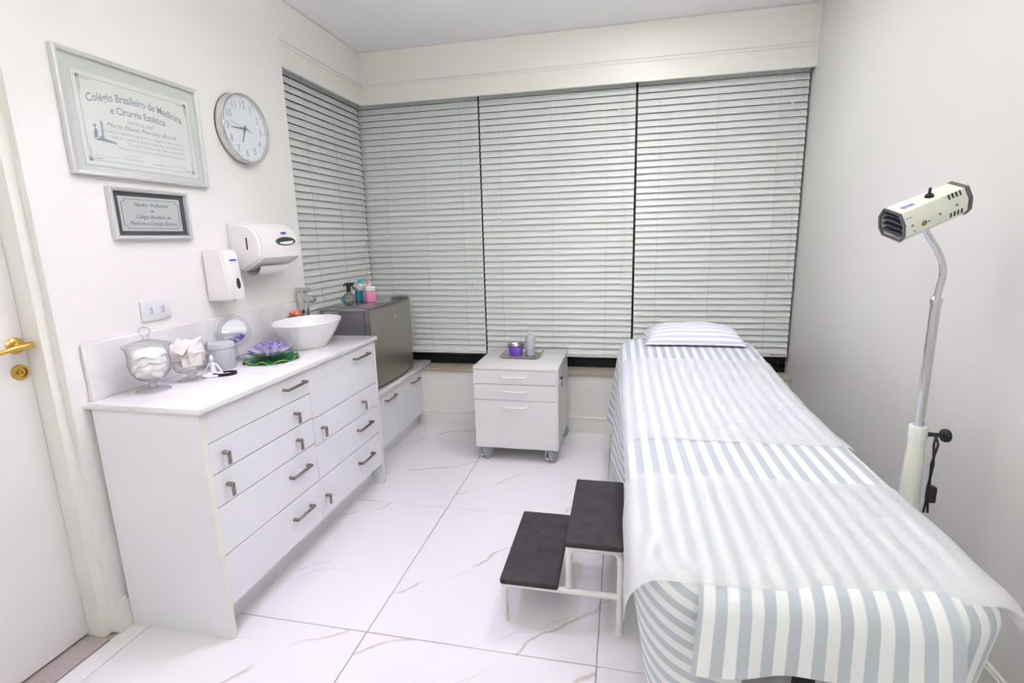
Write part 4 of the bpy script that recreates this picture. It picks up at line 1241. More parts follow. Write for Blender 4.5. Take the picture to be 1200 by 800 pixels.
# clock
ky_, kz_, kr = 2.052, 2.010, 0.162
ck = thing('wall_clock', 'round silver-rimmed wall clock with grey numerals on the left wall', 'clock', (0, ky_, kz_))
TX = Matrix.Translation((0, ky_, kz_)) @ Matrix(((0, 0, 1, 0), (1, 0, 0, 0), (0, 1, 0, 0), (0, 0, 0, 1)))   # local x->y, y->z, z->x
part('case', MB().lathe([(0.0, 0.002), (kr - 0.004, 0.002), (kr, 0.006), (kr, 0.040), (kr - 0.003, 0.045), (kr - 0.008, 0.045), (kr - 0.010, 0.034), (kr - 0.010, 0.028), (0.0, 0.028)], n=64, T=TX), M['clock_body'], ck)
part('bezel', MB().lathe([(kr + 0.0008, 0.038), (kr + 0.0008, 0.043), (kr - 0.002, 0.0468), (kr - 0.007, 0.0458)], n=64, T=TX), M['chrome'], ck)
part('back_rim', MB().lathe([(kr + 0.0005, 0.001), (kr + 0.0022, 0.003), (kr + 0.0022, 0.006), (kr + 0.0005, 0.008)], n=64, T=TX), M['fridge_trim'], ck)
part('dial', MB().lathe([(0.0, 0.0285), (kr - 0.0102, 0.0285), (kr - 0.0102, 0.0295), (0.0, 0.0295)], n=64, T=TX), M['clock_face'], ck)
for k in range(1, 13):
    a_ = 2 * PI * k / 12
    mb = MB()
    wall_text(mb, str(k), ky_ + 0.113 * math.sin(a_), kz_ + 0.113 * math.cos(a_) - 0.002, 0.0300, 0.048, sx=0.92)
    part('numeral', mb, M['numeral'], ck, angle=None)
mb = MB()
for k in range(12):
    a_ = 2 * PI * k / 12
    T = TX @ Matrix.Rotation(-a_, 4, 'Z')
    mb.box(-0.0012, 0.0012, 0.139, 0.148, 0.0296, 0.0302, T=T)
part('hour_ticks', mb, M['numeral'], ck)
def hand(ang, l0, l1, w0, w1, z, name):
    T = TX @ Matrix.Rotation(-ang, 4, 'Z')
    mb = MB().prism([(-w0, -l0), (w0, -l0), (w1, l1), (-w1, l1)], z, z + 0.0012, 'z', T=T)
    part(name, mb, M['hand'], ck)
hand(2 * PI * (6.73 / 12) - 0.06, 0.018, 0.068, 0.0045, 0.003, 0.0310, 'hour_hand')
hand(2 * PI * (44.4 / 60), 0.018, 0.092, 0.0035, 0.0020, 0.0325, 'minute_hand')
hand(2 * PI * (47.2 / 60), 0.045, 0.100, 0.0010, 0.0006, 0.0340, 'second_hand')
part('hub', MB().cyl((0.029, ky_, kz_), (0.0365, ky_, kz_), 0.007, n=16), M['hand'], ck)

# soap dispenser
SY0, SY1 = 1.700, 1.822
so = thing('soap_dispenser', 'white wall soap dispenser with oval sight window', 'dispenser', (0, 1.76, 1.19))
prof = [(0.001, 1.198), (0.001, 1.425), (0.020, 1.432), (0.055, 1.432), (0.086, 1.424), (0.098, 1.405), (0.108, 1.320), (0.112, 1.240), (0.112, 1.212), (0.104, 1.200), (0.060, 1.196)]
bm = bmesh.new()
vs0 = [bm.verts.new((p[0], SY0, p[1])) for p in prof]; vs1 = [bm.verts.new((p[0], SY1, p[1])) for p in prof]
n = len(prof)
for i in range(n):
    bm.faces.new((vs0[i], vs0[(i + 1) % n], vs1[(i + 1) % n], vs1[i]))
bm.faces.new(vs0[::-1]); bm.faces.new(vs1)
for v in bm.verts:   # body narrows towards the front
    k = max(0, v.co.x - 0.05) / 0.06
    v.co.y += (0.012 if v.co.y < 1.76 else -0.012) * k
bmesh.ops.recalc_face_normals(bm, faces=bm.faces)
bmesh.ops.bevel(bm, geom=[e for e in bm.edges if abs(e.verts[0].co.y - e.verts[1].co.y) < 0.05], offset=0.008, segments=3, affect='EDGES')
part('housing', MB().bm(bm, True), M['plastic'], so, angle=35)
def oval(cy, cz, ry_, rz_, n=28, top=1.0):
    out = []
    for k in range(n):
        a_ = 2 * PI * k / n
        r_ = rz_ * (top if math.sin(a_) > 0 else 1)
        out.append((cy + ry_ * math.cos(a_), cz + r_ * math.sin(a_)))
    return out
def slant(mb, x_of_z):
    for v in mb.v: v.x += x_of_z(v.z)
    return mb
sx_of = lambda z: 0.112 if z < 1.24 else (0.112 - 0.004 * (z - 1.24) / 0.08 if z < 1.32 else 0.108 - 0.010 * (z - 1.32) / 0.085)
poly = [(1.744, 1.203), (1.800, 1.203), (1.804, 1.245), (1.800, 1.285), (1.790, 1.312), (1.772, 1.325), (1.756, 1.312), (1.746, 1.285), (1.742, 1.245)]
o = part('push_lever', slant(MB().prism(poly, -0.004, 0.006, 'x'), sx_of), M['plastic'], so)
part('sight_window', slant(MB().prism(oval(1.772, 1.270, 0.0125, 0.022, top=1.35), 0.0052, 0.0068, 'x'), sx_of), M['smoke'], o)
part('logo', slant(MB().prism([(1.752, 1.377), (1.792, 1.377), (1.794, 1.380), (1.792, 1.385), (1.752, 1.385), (1.750, 1.380)], -0.0015, 0.0022, 'x'), sx_of), M['logo_blue'], so)
part('nozzle', MB().cyl((0.085, 1.772, 1.196), (0.085, 1.772, 1.186), 0.009, n=14), M['plastic'], so)

# paper towel dispenser
TY0, TY1 = 1.880, 2.185
td = thing('towel_dispenser', 'large white paper towel dispenser hanging by the window edge', 'dispenser', (0, 2.03, 1.33))
prof = [(0.001, 1.325), (0.001, 1.548), (0.060, 1.552), (0.110, 1.543), (0.150, 1.515), (0.168, 1.480), (0.174, 1.430), (0.172, 1.385), (0.160, 1.372), (0.070, 1.322)]
bm = bmesh.new()
vs0 = [bm.verts.new((p[0], TY0, p[1])) for p in prof]; vs1 = [bm.verts.new((p[0], TY1, p[1])) for p in prof]
n = len(prof)
for i in range(n):
    bm.faces.new((vs0[i], vs0[(i + 1) % n], vs1[(i + 1) % n], vs1[i]))
bm.faces.new(vs0[::-1]); bm.faces.new(vs1)
bmesh.ops.recalc_face_normals(bm, faces=bm.faces)
bmesh.ops.bevel(bm, geom=[e for e in bm.edges if abs(e.verts[0].co.y - e.verts[1].co.y) < 0.05], offset=0.012, segments=3, affect='EDGES')
part('cover', MB().bm(bm, True), M['plastic'], td, angle=35)
part('back_plate', MB().rbox(0.0008, 0.020, TY0 - 0.004, TY1 + 0.004, 1.330, 1.552, 0.004, 2), M['plastic2'], td)
part('side_slot', MB().box(0.095, 0.103, TY0 - 0.0008, TY0 + 0.002, 1.425, 1.482), M['dark_hole'], td)
wy = 2.075
xw = 0.1745
part('window_bezel', MB().prism(oval(wy, 1.462, 0.076, 0.0215), 0.155, xw + 0.0012, 'x'), M['fridge_trim'], td)
o = part('sight_window', MB().prism(oval(wy, 1.462, 0.072, 0.0185), 0.155, xw + 0.002, 'x'), M['smoke'], td)
part('paper_inside', MB().prism([(wy - 0.055, 1.457), (wy + 0.058, 1.464), (wy + 0.045, 1.449), (wy, 1.4445), (wy - 0.045, 1.449)], xw + 0.0015, xw + 0.0026, 'x'), M['towel'], o)
def towel_front(mb):
    for v in mb.v: pass
    return mb
part('logo', MB().prism(oval(2.080, 1.503, 0.018, 0.0055), 0.150, 0.1635, 'x'), M['logo_blue'], td)
part('lock_dot', MB().cyl((0.105, 2.13, 1.338), (0.107, 2.13, 1.334), 0.005, n=10), M['dark_hole'], td)
rows = []
for k in range(9):
    a_ = -0.10 - (PI - 0.2) * k / 8
    rows.append([(0.085 + 0.050 * math.cos(a_), yy, 1.345 + 0.048 * math.sin(a_)) for yy in [1.915 + 0.21 * q / 8 for q in range(9)]])
mb = MB().grid(rows).grid([[(p[0], p[1], p[2] + 0.003) for p in r] for r in rows], flip=True)
part('paper_towel', mb, M['towel'], td)

# ================================================================== TROLLEY
X0, X1, Y0, Y1 = 0.935, 1.490, 2.765, 3.320
Z0, Z1 = 0.094, 0.644
tl = thing('drawer_trolley', 'pale grey three-drawer trolley on casters below the window', 'trolley', ((X0 + X1) / 2, (Y0 + Y1) / 2, 0))
part('body', MB().rbox(X0 + 0.003, X1 - 0.003, Y0 + 0.02, Y1, Z0, Z1 - 0.02, 0.003, 1), M['trolley'], tl)
part('top', MB().rbox(X0, X1, Y0 - 0.002, Y1 + 0.004, Z1 - 0.020, Z1, 0.004, 2), M['trolley'], tl)
for (z0, z1) in ((0.530, 0.622), (0.424, 0.527), (0.094, 0.421)):
    d = part('drawer', MB().rbox(X0 + 0.002, X1 - 0.016, Y0, Y0 + 0.019, z0, z1, 0.002, 1), M['trolley'], tl)
    hz = z1 - 0.040; xa_, xb_ = X0 + 0.200, X0 + 0.350
    mb = MB().tube([(xa_, Y0, hz + 0.006), (xa_ + 0.001, Y0 - 0.016, hz + 0.004), (xa_ + 0.008, Y0 - 0.022, hz), (xb_ - 0.008, Y0 - 0.022, hz), (xb_ - 0.001, Y0 - 0.016, hz + 0.004), (xb_, Y0, hz + 0.006)], 0.0052, n=10)
    part('handle', mb, M['trolley_handle'], d)
part('side_post', MB().box(X1 - 0.0158, X1 - 0.003, Y0 + 0.001, Y0 + 0.02, Z0, Z1 - 0.02), M['trolley'], tl)
lk = part('lock', MB().cyl((X1 - 0.003, Y0 + 0.07, 0.565), (X1 + 0.005, Y0 + 0.07, 0.565), 0.012, n=18), M['chrome'], tl)
mb = MB().cyl((X1 + 0.005, Y0 + 0.07, 0.565), (X1 + 0.018, Y0 + 0.07, 0.565), 0.008, n=14)
mb.rbox(X1 + 0.014, X1 + 0.018, Y0 + 0.060, Y0 + 0.080, 0.552, 0.578, 0.003, 1)
mb.rbox(X1 + 0.010, X1 + 0.014, Y0 + 0.064, Y0 + 0.076, 0.505, 0.545, 0.003, 1)
part('key', mb, M['black_plastic'], lk)
for (cx, cy) in ((X0 + 0.060, Y0 + 0.055), (X1 - 0.055, Y0 + 0.055), (X1 - 0.035, Y1 - 0.05), (X0 + 0.06, Y1 - 0.05)):
    TC = Matrix.Translation((cx, cy, 0)) @ Matrix.Rotation(math.radians(-32), 4, 'Z')
    c = part('caster', MB().cyl((0, 0, 0.06), (0, 0, Z0), 0.010, n=12, T=TC).rbox(-0.008, 0.008, -0.026, 0.034, 0.030, 0.080, 0.006, 2, T=TC), M['hood'], tl)
    for s_ in (-1, 1):
        mb = MB().lathe([(0.0, -0.010), (0.034, -0.010), (0.0420, -0.006), (0.0420, 0.006), (0.034, 0.010), (0.0, 0.011)], n=28,
                        T=TC @ Matrix.Translation((s_ * 0.021, 0, 0.0422)) @ Matrix.Rotation(PI / 2, 4, 'Y'))
        part('wheel', mb, M['wheel'], c)
    part('brake_tab', MB().rbox(-0.010, 0.010, -0.052, -0.034, 0.024, 0.033, 0.003, 1, T=TC), M['plastic'], c)

# tray with bowl and squeeze bottle
tx0, tx1, ty0, ty1 = 1.058, 1.330, 2.975, 3.215
ty = thing('steel_tray', 'rectangular stainless steel tray on top of the trolley', 'tray', ((tx0 + tx1) / 2, (ty0 + ty1) / 2, Z1))
mb = MB()
def loopz(ins, z): return [(tx0 + ins, ty0 + ins, z), (tx1 - ins, ty0 + ins, z), (tx1 - ins, ty1 - ins, z), (tx0 + ins, ty1 - ins, z)]
loops = [loopz(0.018, Z1), loopz(0.006, Z1 + 0.016), loopz(0.0, Z1 + 0.017), loopz(0.0, Z1 + 0.019), loopz(0.008, Z1 + 0.019), loopz(0.020, Z1 + 0.003)]
vs = [p for l in loops for p in l]
fs = []
for i in range(len(loops) - 1):
    for k in range(4):
        fs.append((i * 4 + k, i * 4 + (k + 1) % 4, (i + 1) * 4 + (k + 1) % 4, (i + 1) * 4 + k))
fs += [(3, 2, 1, 0), (20, 21, 22, 23)]
mb.add(vs, fs)
part('tray_body', mb, M['steel'], ty)
zt = Z1 + 0.0032
bx, by = 1.158, 3.070
bw = thing('purple_bowl', 'small purple bowl with steel rim standing on the tray', 'bowl', (bx, by, zt))
part('bowl', MB().lathe([(0.0, 0.0), (0.042, 0.0), (0.045, 0.003), (0.055, 0.074), (0.053, 0.076), (0.043, 0.006), (0.0, 0.005)], (bx, by, zt), 36), M['purple'], bw)
part('steel_liner', MB().lathe([(0.056, 0.073), (0.064, 0.080), (0.064, 0.082), (0.058, 0.081), (0.052, 0.074), (0.0425, 0.008), (0.0, 0.007), (0.0, 0.0062), (0.0422, 0.0065)], (bx, by, zt), 36), M['steel'], bw)
qx, qy = 1.252, 3.105
sq = thing('squeeze_bottle', 'translucent squeeze bottle with thin nozzle on the tray', 'bottle', (qx, qy, zt))
part('bottle', MB().lathe([(0.0, 0.0), (0.030, 0.0), (0.034, 0.004), (0.034, 0.120), (0.030, 0.130), (0.014, 0.148), (0.012, 0.150), (0.0, 0.150)], (qx, qy, zt), 30), M['squeeze'], sq)
part('liquid', MB().lathe([(0.0, 0.006), (0.0345, 0.006), (0.0345, 0.046), (0.0, 0.046)], (qx, qy, zt), 30), M['squeeze_liquid'], sq)
part('nozzle', MB().cyl((qx, qy, zt + 0.150), (qx, qy, zt + 0.162), 0.012, 0.006, n=16).cyl((qx, qy, zt + 0.162), (qx, qy, zt + 0.212), 0.0045, 0.002, n=12), M['squeeze'], sq)

# ================================================================== STEP STOOL
st = thing('step_stool', 'white tube two-step stool with black rubber treads beside the bed', 'stool', (1.66, 1.6, 0))
SX0, SX1, SX2 = 1.440, 1.668, 1.888
SYa, SYb = 1.340, 1.832
for (x0, x1, zt_) in ((SX0, SX1 - 0.008, 0.205), (SX1 + 0.018, SX2 + 0.004, 0.385)):
    tr_ = part('tread', MB().rbox(x0, x1, SYa, SYb, zt_ - 0.026, zt_, 0.009, 3), M['rubber'], st)
    part('tread_board', MB().box(x0 + 0.006, x1 - 0.006, SYa + 0.008, SYb - 0.008, zt_ - 0.034, zt_ - 0.0262), M['white_metal'], tr_)
def bend(p, r=0.035, n=5):
    out = []
    P = [Vector(q) for q in p]
    out.append(P[0])
    for i in range(1, len(P) - 1):
        a, b_, c = P[i - 1], P[i], P[i + 1]
        d1, d2 = (a - b_).normalized(), (c - b_).normalized()
        for k in range(n + 1):
            t = k / n
            out.append((b_ + d1 * r) * (1 - t) ** 2 + b_ * 2 * t * (1 - t) + (b_ + d2 * r) * t * t)
    out.append(P[-1])
    return out
rr = 0.0125
for yy in (SYa + 0.040, SYb - 0.040):
    # upper hoop: from the floor at the back, up, over and down to the lower rail
    part('frame_tube', MB().tube(bend([(SX2 - 0.006, yy, 0.012), (SX2 - 0.006, yy, 0.337), (SX1 + 0.028, yy, 0.337), (SX1 + 0.028, yy, 0.170)]), rr, n=12), M['white_metal'], st)
    part('frame_tube', MB().tube(bend([(SX0 + 0.010, yy, 0.012), (SX0 + 0.010, yy, 0.158), (SX2 - 0.012, yy, 0.158)]), rr, n=12), M['white_metal'], st)
    for xx in (SX0 + 0.010, SX2 - 0.006):
        part('rubber_foot', MB().cyl((xx, yy, 0.0), (xx, yy, 0.022), 0.0155, 0.0145, n=14), M['plastic'], st)
for (xx, zz) in ((SX0 + 0.035, 0.158), (SX2 - 0.035, 0.337)):
    part('cross_tube', MB().cyl((xx, SYa + 0.05, zz), (xx, SYb - 0.05, zz), 0.009, n=10), M['white_metal'], st)

# ================================================================== BED
BX, HWB = 2.262, 0.400
BY0, BY1 = 0.715, 3.085
RC, RE = 0.16, 0.075        # plan corner radius, edge roll radius
def ztop(y):
    t = max(0.0, min(1.0, (y - 1.9) / 1.2))
    return 0.728 + 0.066 * t * t * (3 - 2 * t) + 0.004 * math.sin(2.3 * y)
bed = thing('treatment_bed', 'long treatment bed with padded top, mostly hidden by striped sheet', 'bed', (BX, 1.9, 0))
def taper(mb):
    for v in mb.v:
        k = 0.965 + 0.055 * max(0.0, min(1.0, (v.y - 0.7) / 2.3))
        v.x = BX + 0.020 * (1 - (v.y - 0.7) / 2.3) + (v.x - BX) * k
    return mb
def plan(ins, y):
    """half width of the rounded rectangle, inset by ins, at y"""
    r = RC - ins
    hw = HWB - ins
    a, b_ = BY0 + ins, BY1 - ins
    if y <= a or y >= b_: return hw - r
    d = min(y - a, b_ - y)
    if d >= r: return hw
    return hw - (r - math.sqrt(max(0, r * r - (r - d) ** 2)))
def ylist(ins, n=60):
    a, b_ = BY0 + ins, BY1 - ins
    r = RC - ins
    out = [a + r * (1 - math.cos(PI / 2 * k / 10)) for k in range(11)]
    out += [a + r + (b_ - a - 2 * r) * k / n for k in range(1, n)]
    out += [b_ - r * (1 - math.cos(PI / 2 * k / 10)) for k in range(10, -1, -1)]
    return out
# mattress
rows = []
for y in ylist(0.05):
    h_ = plan(0.05, y)
    rows.append([(BX - h_ + 2 * h_ * k / 8, y, ztop(y) - 0.012) for k in range(9)])
lowr = [[(p[0], p[1], p[2] - 0.085) for p in r] for r in rows]
mb = MB().grid(rows).grid(lowr, flip=True)
mb.grid([[r[0] for r in rows], [r[0] for r in lowr]]); mb.grid([[r[-1] for r in rows], [r[-1] for r in lowr]], flip=True)
mb.grid([rows[0], lowr[0]], flip=True); mb.grid([rows[-1], lowr[-1]])
part('mattress', taper(mb), M['vinyl'], bed)
mb = MB()
for s_ in (-1, 1):
    mb.box(BX + s_ * 0.30 - 0.02, BX + s_ * 0.30 + 0.02, BY0 + 0.42, BY1 - 0.12, 0.575, 0.625)
for yy in (BY0 + 0.42, 1.9, BY1 - 0.16):
    mb.box(BX - 0.28, BX + 0.28, yy, yy + 0.04, 0.575, 0.625)
part('frame', mb, M['bed_frame'], bed)
for yy in (1.17, 2.62):
    for s_ in (-1, 1):
        lx_ = BX + s_ * 0.168
        l = part('leg', MB().rbox(lx_ - 0.022, lx_ + 0.022, yy - 0.022, yy + 0.022, 0.19, 0.58, 0.003, 1), M['bed_frame'], bed)
        part('foot', MB().rbox(lx_ - 0.025, lx_ + 0.025, yy - 0.025, yy + 0.025, 0.0, 0.195, 0.004, 1), M['black_plastic'], l)
    part('leg_brace', MB().box(BX - 0.17, BX + 0.17, yy - 0.012, yy + 0.012, 0.52, 0.55), M['bed_frame'], bed)

# striped sheet: flat top inside the edge roll, then skirts
def outline(side):
    """points (x, y, nx, ny, s) of the bed outline from head to foot on one side (-1 left, +1 right) and round the foot corner"""
    pts = []
    n1 = 70
    ya, yb_ = BY1 - RC, BY0 + RC
    s_ = 0.0
    for k in range(n1 + 1):
        y = ya + (yb_ - ya) * k / n1
        pts.append((BX + side * HWB, y, side, 0.0, (ya - y)))
    L1 = ya - yb_
    for k in range(1, 13):
        a_ = (PI / 2) * k / 12
        cxx, cyy = BX + side * (HWB - RC), BY0 + RC
        pts.append((cxx + side * RC * math.cos(a_), cyy - RC * math.sin(a_), side * math.cos(a_), -math.sin(a_), L1 + RC * a_))
    L2 = L1 + RC * PI / 2
    for k in range(1, 7):
        pts.append((BX + side * (HWB - RC) - side * 0.10 * k / 6, BY0, 0.0, -1.0, L2 + 0.10 * k / 6))
    return pts, L1, L2
def drop_pt(x, y, nx, ny, d, out=0.0):
    """follow the rolled edge: d = arc length from the start of the roll"""
    q = RE * PI / 2
    if d < q:
        a_ = d / RE
        ins = RE * (1 - math.sin(a_)); dz = RE * (1 - math.cos(a_))
    else:
        ins = 0.0; dz = RE + (d - q)
    return Vector((x - nx * (ins - out), y - ny * (ins - out), ztop(max(min(y, BY1), BY0)) - dz))
sh = MB()
rows, uvs = [], []
for y in ylist(RE):
    h_ = plan(RE, y)
    row = [(BX - h_ + 2 * h_ * k / 24, y, ztop(y)) for k in range(25)]
    rows.append(row); uvs.append([(p[0], p[1]) for p in row])
sh.grid(rows, uvs)
for side in (-1, 1):
    pts, L1, L2 = outline(side)
    rows, uvs = [], []
    for (x, y, nx, ny, s_) in pts:
        D = 0.53 if side < 0 else (0.34 if s_ < L1 - 0.3 else 0.44)
        row, ur = [], []
        wrap = max(0.0, s_ - L1)
        for k in range(27):
            d = D * k / 26
            f = min(1.0, max(0, d - 0.07) / 0.45)
            fold = 0.012 * math.sin(s_ * 11.0 + 1.0) + 0.008 * math.sin(s_ * 23.0)
            kk = max(0.0, min(1.0, (2.15 - y) / 0.3)); fold *= 1 - 0.6 * kk
            flare = 0.022 * (1 - kk) - 0.062 * kk + 0.03 * math.exp(-((s_ - 0.12) / 0.18) ** 2)
            out = f * (fold + flare)
            p = drop_pt(x, y, nx, ny, d, out)
            row.append(p)
            us = BX + side * (HWB - RE + d * 0.9 - 0.55 * wrap * (1 - 0.8 * min(1, d / 0.5)))
            if side > 0 and wrap > 0:      # on the right the stripes run straight on over the foot corner
                k_ = min(1.0, wrap / 0.10)
                us = us * (1 - k_) + (BX + HWB - RC + (L2 - s_)) * k_
            ur.append((us, y))
        rows.append(row); uvs.append(ur)
    sh.grid(rows, uvs, flip=(side > 0))
# foot flap
rows, uvs = [], []
hw_f = HWB - RC + 0.008
for k in range(41):
    x = BX - hw_f + 2 * hw_f * k / 40
    u_ = (x - BX) / hw_f
    row, ur = [], []
    D = 0.222 + 0.040 * u_ * u_ + 0.006 * math.sin(x * 9)
    for q in range(19):
        d = D * q / 18
        f = min(1.0, max(0, d - 0.05) / 0.28)
        out = f * (0.018 + 0.013 * math.sin(x * 15 + 1.2 + 2.5 * d) + 0.007 * math.sin(x * 37 - 4 * d)) + 0.010 * min(1, d / 0.05)
        p = drop_pt(x, BY0, 0, -1, d, out)
        p.x += f * u_ * 0.02
        row.append(p); ur.append((x, d))
    rows.append(row); uvs.append(ur)
sh.grid(rows, uvs)
# head flap
rows, uvs = [], []
for (k) in range(31):
    a_ = PI * k / 30
    # rounded head end as a half-perimeter: left corner, straight, right corner
    per = RC * PI + 2 * (HWB - RC)
    t = per * k / 30
    if t < RC * PI / 2:
        th = t / RC; x, y, nx, ny = BX - (HWB - RC) - RC * math.cos(th), BY1 - RC + RC * math.sin(th), -math.cos(th), math.sin(th)
    elif t < RC * PI / 2 + 2 * (HWB - RC):
        x, y, nx, ny = BX - (HWB - RC) + (t - RC * PI / 2), BY1, 0.0, 1.0
    else:
        th = (t - RC * PI / 2 - 2 * (HWB - RC)) / RC
        x, y, nx, ny = BX + (HWB - RC) + RC * math.sin(th), BY1 - RC + RC * math.cos(th), math.sin(th), math.cos(th)
    row, ur = [], []
    for q in range(12):
        d = 0.36 * q / 11
        f = max(0, d - 0.08)
        p = drop_pt(x, y, nx, ny, d, f * 0.08)
        row.append(p); ur.append((x - nx * 0.0 + 0.0, d))
    rows.append(row); uvs.append(ur)
sh.grid(rows, uvs, flip=True)
so_ = solid('striped_sheet', taper(sh), M['sheet'], 'blue and white striped bed sheet draped over the treatment bed', 'bed sheet', (BX, 1.9, 0.6), recalc=False, angle=70)

# disposable paper sheets
def tissue(y0, y1, left, right, label, skew=0.0, foot=False):
    rows, uvs = [], []
    n = 36
    for i in range(n + 1):
        y = y0 + (y1 - y0) * i / n
        row = []
        base = plan(RE, y) if y > BY0 + RE else plan(RE, BY0 + RE)
        tt = BY0 + RE - y
        endd = 0.0
        zl = 0.0
        if tt > 0:
            endd = RE - math.sqrt(max(0.0, RE * RE - tt * tt))
        h_ = HWB - RE
        lt = left[0] + (left[1] - left[0]) * i / n if isinstance(left, tuple) else left
        total = [-(h_ + lt)] + [-(h_ + lt) + lt * k / 8 for k in range(1, 8)] + [-h_ + 2 * h_ * k / 20 for k in range(21)] + [h_ + right * k / 8 for k in range(1, 9)]
        for s_ in total:
            side = -1 if s_ < 0 else 1
            if abs(s_) <= h_:
                p = Vector((BX + s_, y, ztop(y)))
                up_ = Vector((0, 0, 1))
            else:
                d = abs(s_) - h_
                q = RE * PI / 2
                a_ = min(d, q) / RE
                p = Vector((BX + side * (h_ + RE * math.sin(a_)), y, ztop(y) - RE * (1 - math.cos(a_)) - max(0, d - q)))
                up_ = Vector((side * math.sin(a_), 0, math.cos(a_) + 0.15))
                # the sheet stands off slightly where it hangs
                p.x += side * max(0, d - q) * 0.03
            p.z -= endd
            ripple = 0.0016 * math.sin(y * 23 + s_ * 9) + 0.0012 * math.sin(s_ * 31 - y * 11)
            p += up_ * (0.0060 + ripple)
            p.y += skew * s_
            row.append(p)
        rows.append(row)
    mb = MB().grid(rows)
    return solid('paper_sheet', taper(mb), M['tissue'], label, 'paper sheet', (BX, (y0 + y1) / 2, 0.75), 'disposable paper sheets on the bed', angle=80)
tissue(1.500, 2.570, 0.07, 0.14, 'white disposable paper sheet across the bed nearer the pillow', 0.03)
tissue(0.738, 1.215, (0.16, 0.08), 0.13, 'white disposable paper sheet across the foot end of the bed', 0.05, foot=True)

# pillow
PXc, PYc = 2.297, 2.965
PLX, PLY, PH = 0.285, 0.165, 0.118
rows_t, rows_b, uvt = [], [], []
N = 26
for i in range(N + 1):
    u = -1 + 2 * i / N
    rt_, rb_, ur = [], [], []
    for k in range(N + 1):
        v = -1 + 2 * k / N
        e = max(0.0, 1 - abs(u) ** 3.2) * max(0.0, 1 - abs(v) ** 2.2)
        hgt = e ** 0.6
        pin = 1 - 0.05 * (1 - abs(u)) * 0 - 0.06 * (1 - (abs(u)) ** 2) * (abs(v) ** 6)
        pin2 = 1 - 0.05 * (1 - abs(v) ** 2) * (abs(u) ** 6)
        x = PXc + PLX * u * pin2 + 0.004 * math.sin(7 * v)
        y = PYc + PLY * v * pin
        wr = 0.004 * math.sin(9 * u + 2 * v) * e
        z0 = ztop(y) + 0.006
        rt_.append((x, y, z0 + 0.012 + PH * 0.82 * hgt + wr)); rb_.append((x, y, z0 + 0.009 - 0.006 * hgt))
        ur.append((x, y + (z0 + 0.012 + PH * 0.82 * hgt) * (-0.9 if v < 0 else 0.9)))
    rows_t.append(rt_); rows_b.append(rb_); uvt.append(ur)
uvt = []
for r in rows_t:
    acc, ur = 0.0, []
    for k, p in enumerate(r):
        if k: acc += (Vector(p) - Vector(r[k - 1])).length
        ur.append((p[0], acc))
    uvt.append(ur)
mb = MB().grid(rows_t, uvt, flip=True).grid(rows_b, uvt)
for a_, b_ in ((rows_t[0], rows_b[0]), (rows_t[-1], rows_b[-1]), ([r[0] for r in rows_t], [r[0] for r in rows_b]), ([r[-1] for r in rows_t], [r[-1] for r in rows_b])):
    mb.grid([a_, b_], [[(p[0], p[1]) for p in a_]] * 2)
solid('pillow', mb, M['pillow'], 'small flat pillow in striped pillowcase at the head of the bed', 'pillow', (PXc, PYc, 0.8), angle=75, recalc=False)

# ================================================================== LAMP ON STAND
lx, ly = 2.80, 1.475
la = thing('infrared_lamp', 'cream box-headed therapy lamp on chrome stand behind the bed', 'lamp', (lx, ly, 0))
part('base', MB().lathe([(0.0, 0.030), (0.14, 0.030), (0.150, 0.036), (0.150, 0.050), (0.135, 0.062), (0.05, 0.075), (0.0, 0.078)], (lx, ly, 0), 40), M['lamp_cream'], la)
for k in range(5):
    a_ = 2 * PI * k / 5 + 0.3
    cx, cy = lx + 0.118 * math.cos(a_), ly + 0.118 * math.sin(a_)
    part('caster', MB().cyl((cx, cy - 0.010, 0.018), (cx, cy + 0.010, 0.018), 0.018, n=16).cyl((cx, cy, 0.02), (cx, cy, 0.034), 0.006, n=10), M['black_plastic'], la)
part('sleeve', MB().lathe([(0.0, 0.075), (0.050, 0.075), (0.040, 0.30), (0.031, 0.55), (0.026, 0.70), (0.022, 0.790), (0.0, 0.790)], (lx, ly, 0), 32), M['lamp_cream'], la)
part('collar', MB().lathe([(0.012, 0.784), (0.024, 0.784), (0.0255, 0.792), (0.0255, 0.826), (0.024, 0.832), (0.012, 0.832)], (lx, ly, 0), 32, closed=True), M['lamp_cream'], la)
part('pole', MB().cyl((lx, ly, 0.78), (lx, ly, 1.225), 0.0135, n=24), M['chrome'], la)
part('pole_cap', MB().lathe([(0.0, 1.222), (0.0155, 1.222), (0.0155, 1.236), (0.010, 1.242), (0.0, 1.242)], (lx, ly, 0), 24), M['chrome'], la)
HC = Vector((2.735, 1.475, 1.494))
neck = [(lx, ly, 1.235), (lx + 0.003, ly, 1.265), (lx + 0.007, ly, 1.295), (lx + 0.006, ly, 1.325), (lx - 0.003, ly, 1.355), (lx - 0.020, ly, 1.388), (lx - 0.040, ly, 1.418), (lx - 0.054, ly, 1.440), (lx - 0.060, ly, 1.456)]
part('gooseneck', MB().tube(neck, 0.0095, n=14), M['chrome'], la)
kb = part('clamp_knob', MB().cyl((lx + 0.022, ly - 0.01, 0.808), (lx + 0.062, ly - 0.015, 0.808), 0.007, n=12).lathe([(0.0, 0.0), (0.018, 0.0), (0.021, 0.004), (0.021, 0.014), (0.018, 0.018), (0.0, 0.018)], n=20, T=Matrix.Translation((lx + 0.060, ly - 0.015, 0.808)) @ Matrix.Rotation(PI / 2, 4, 'Y')), M['black_plastic'], la)
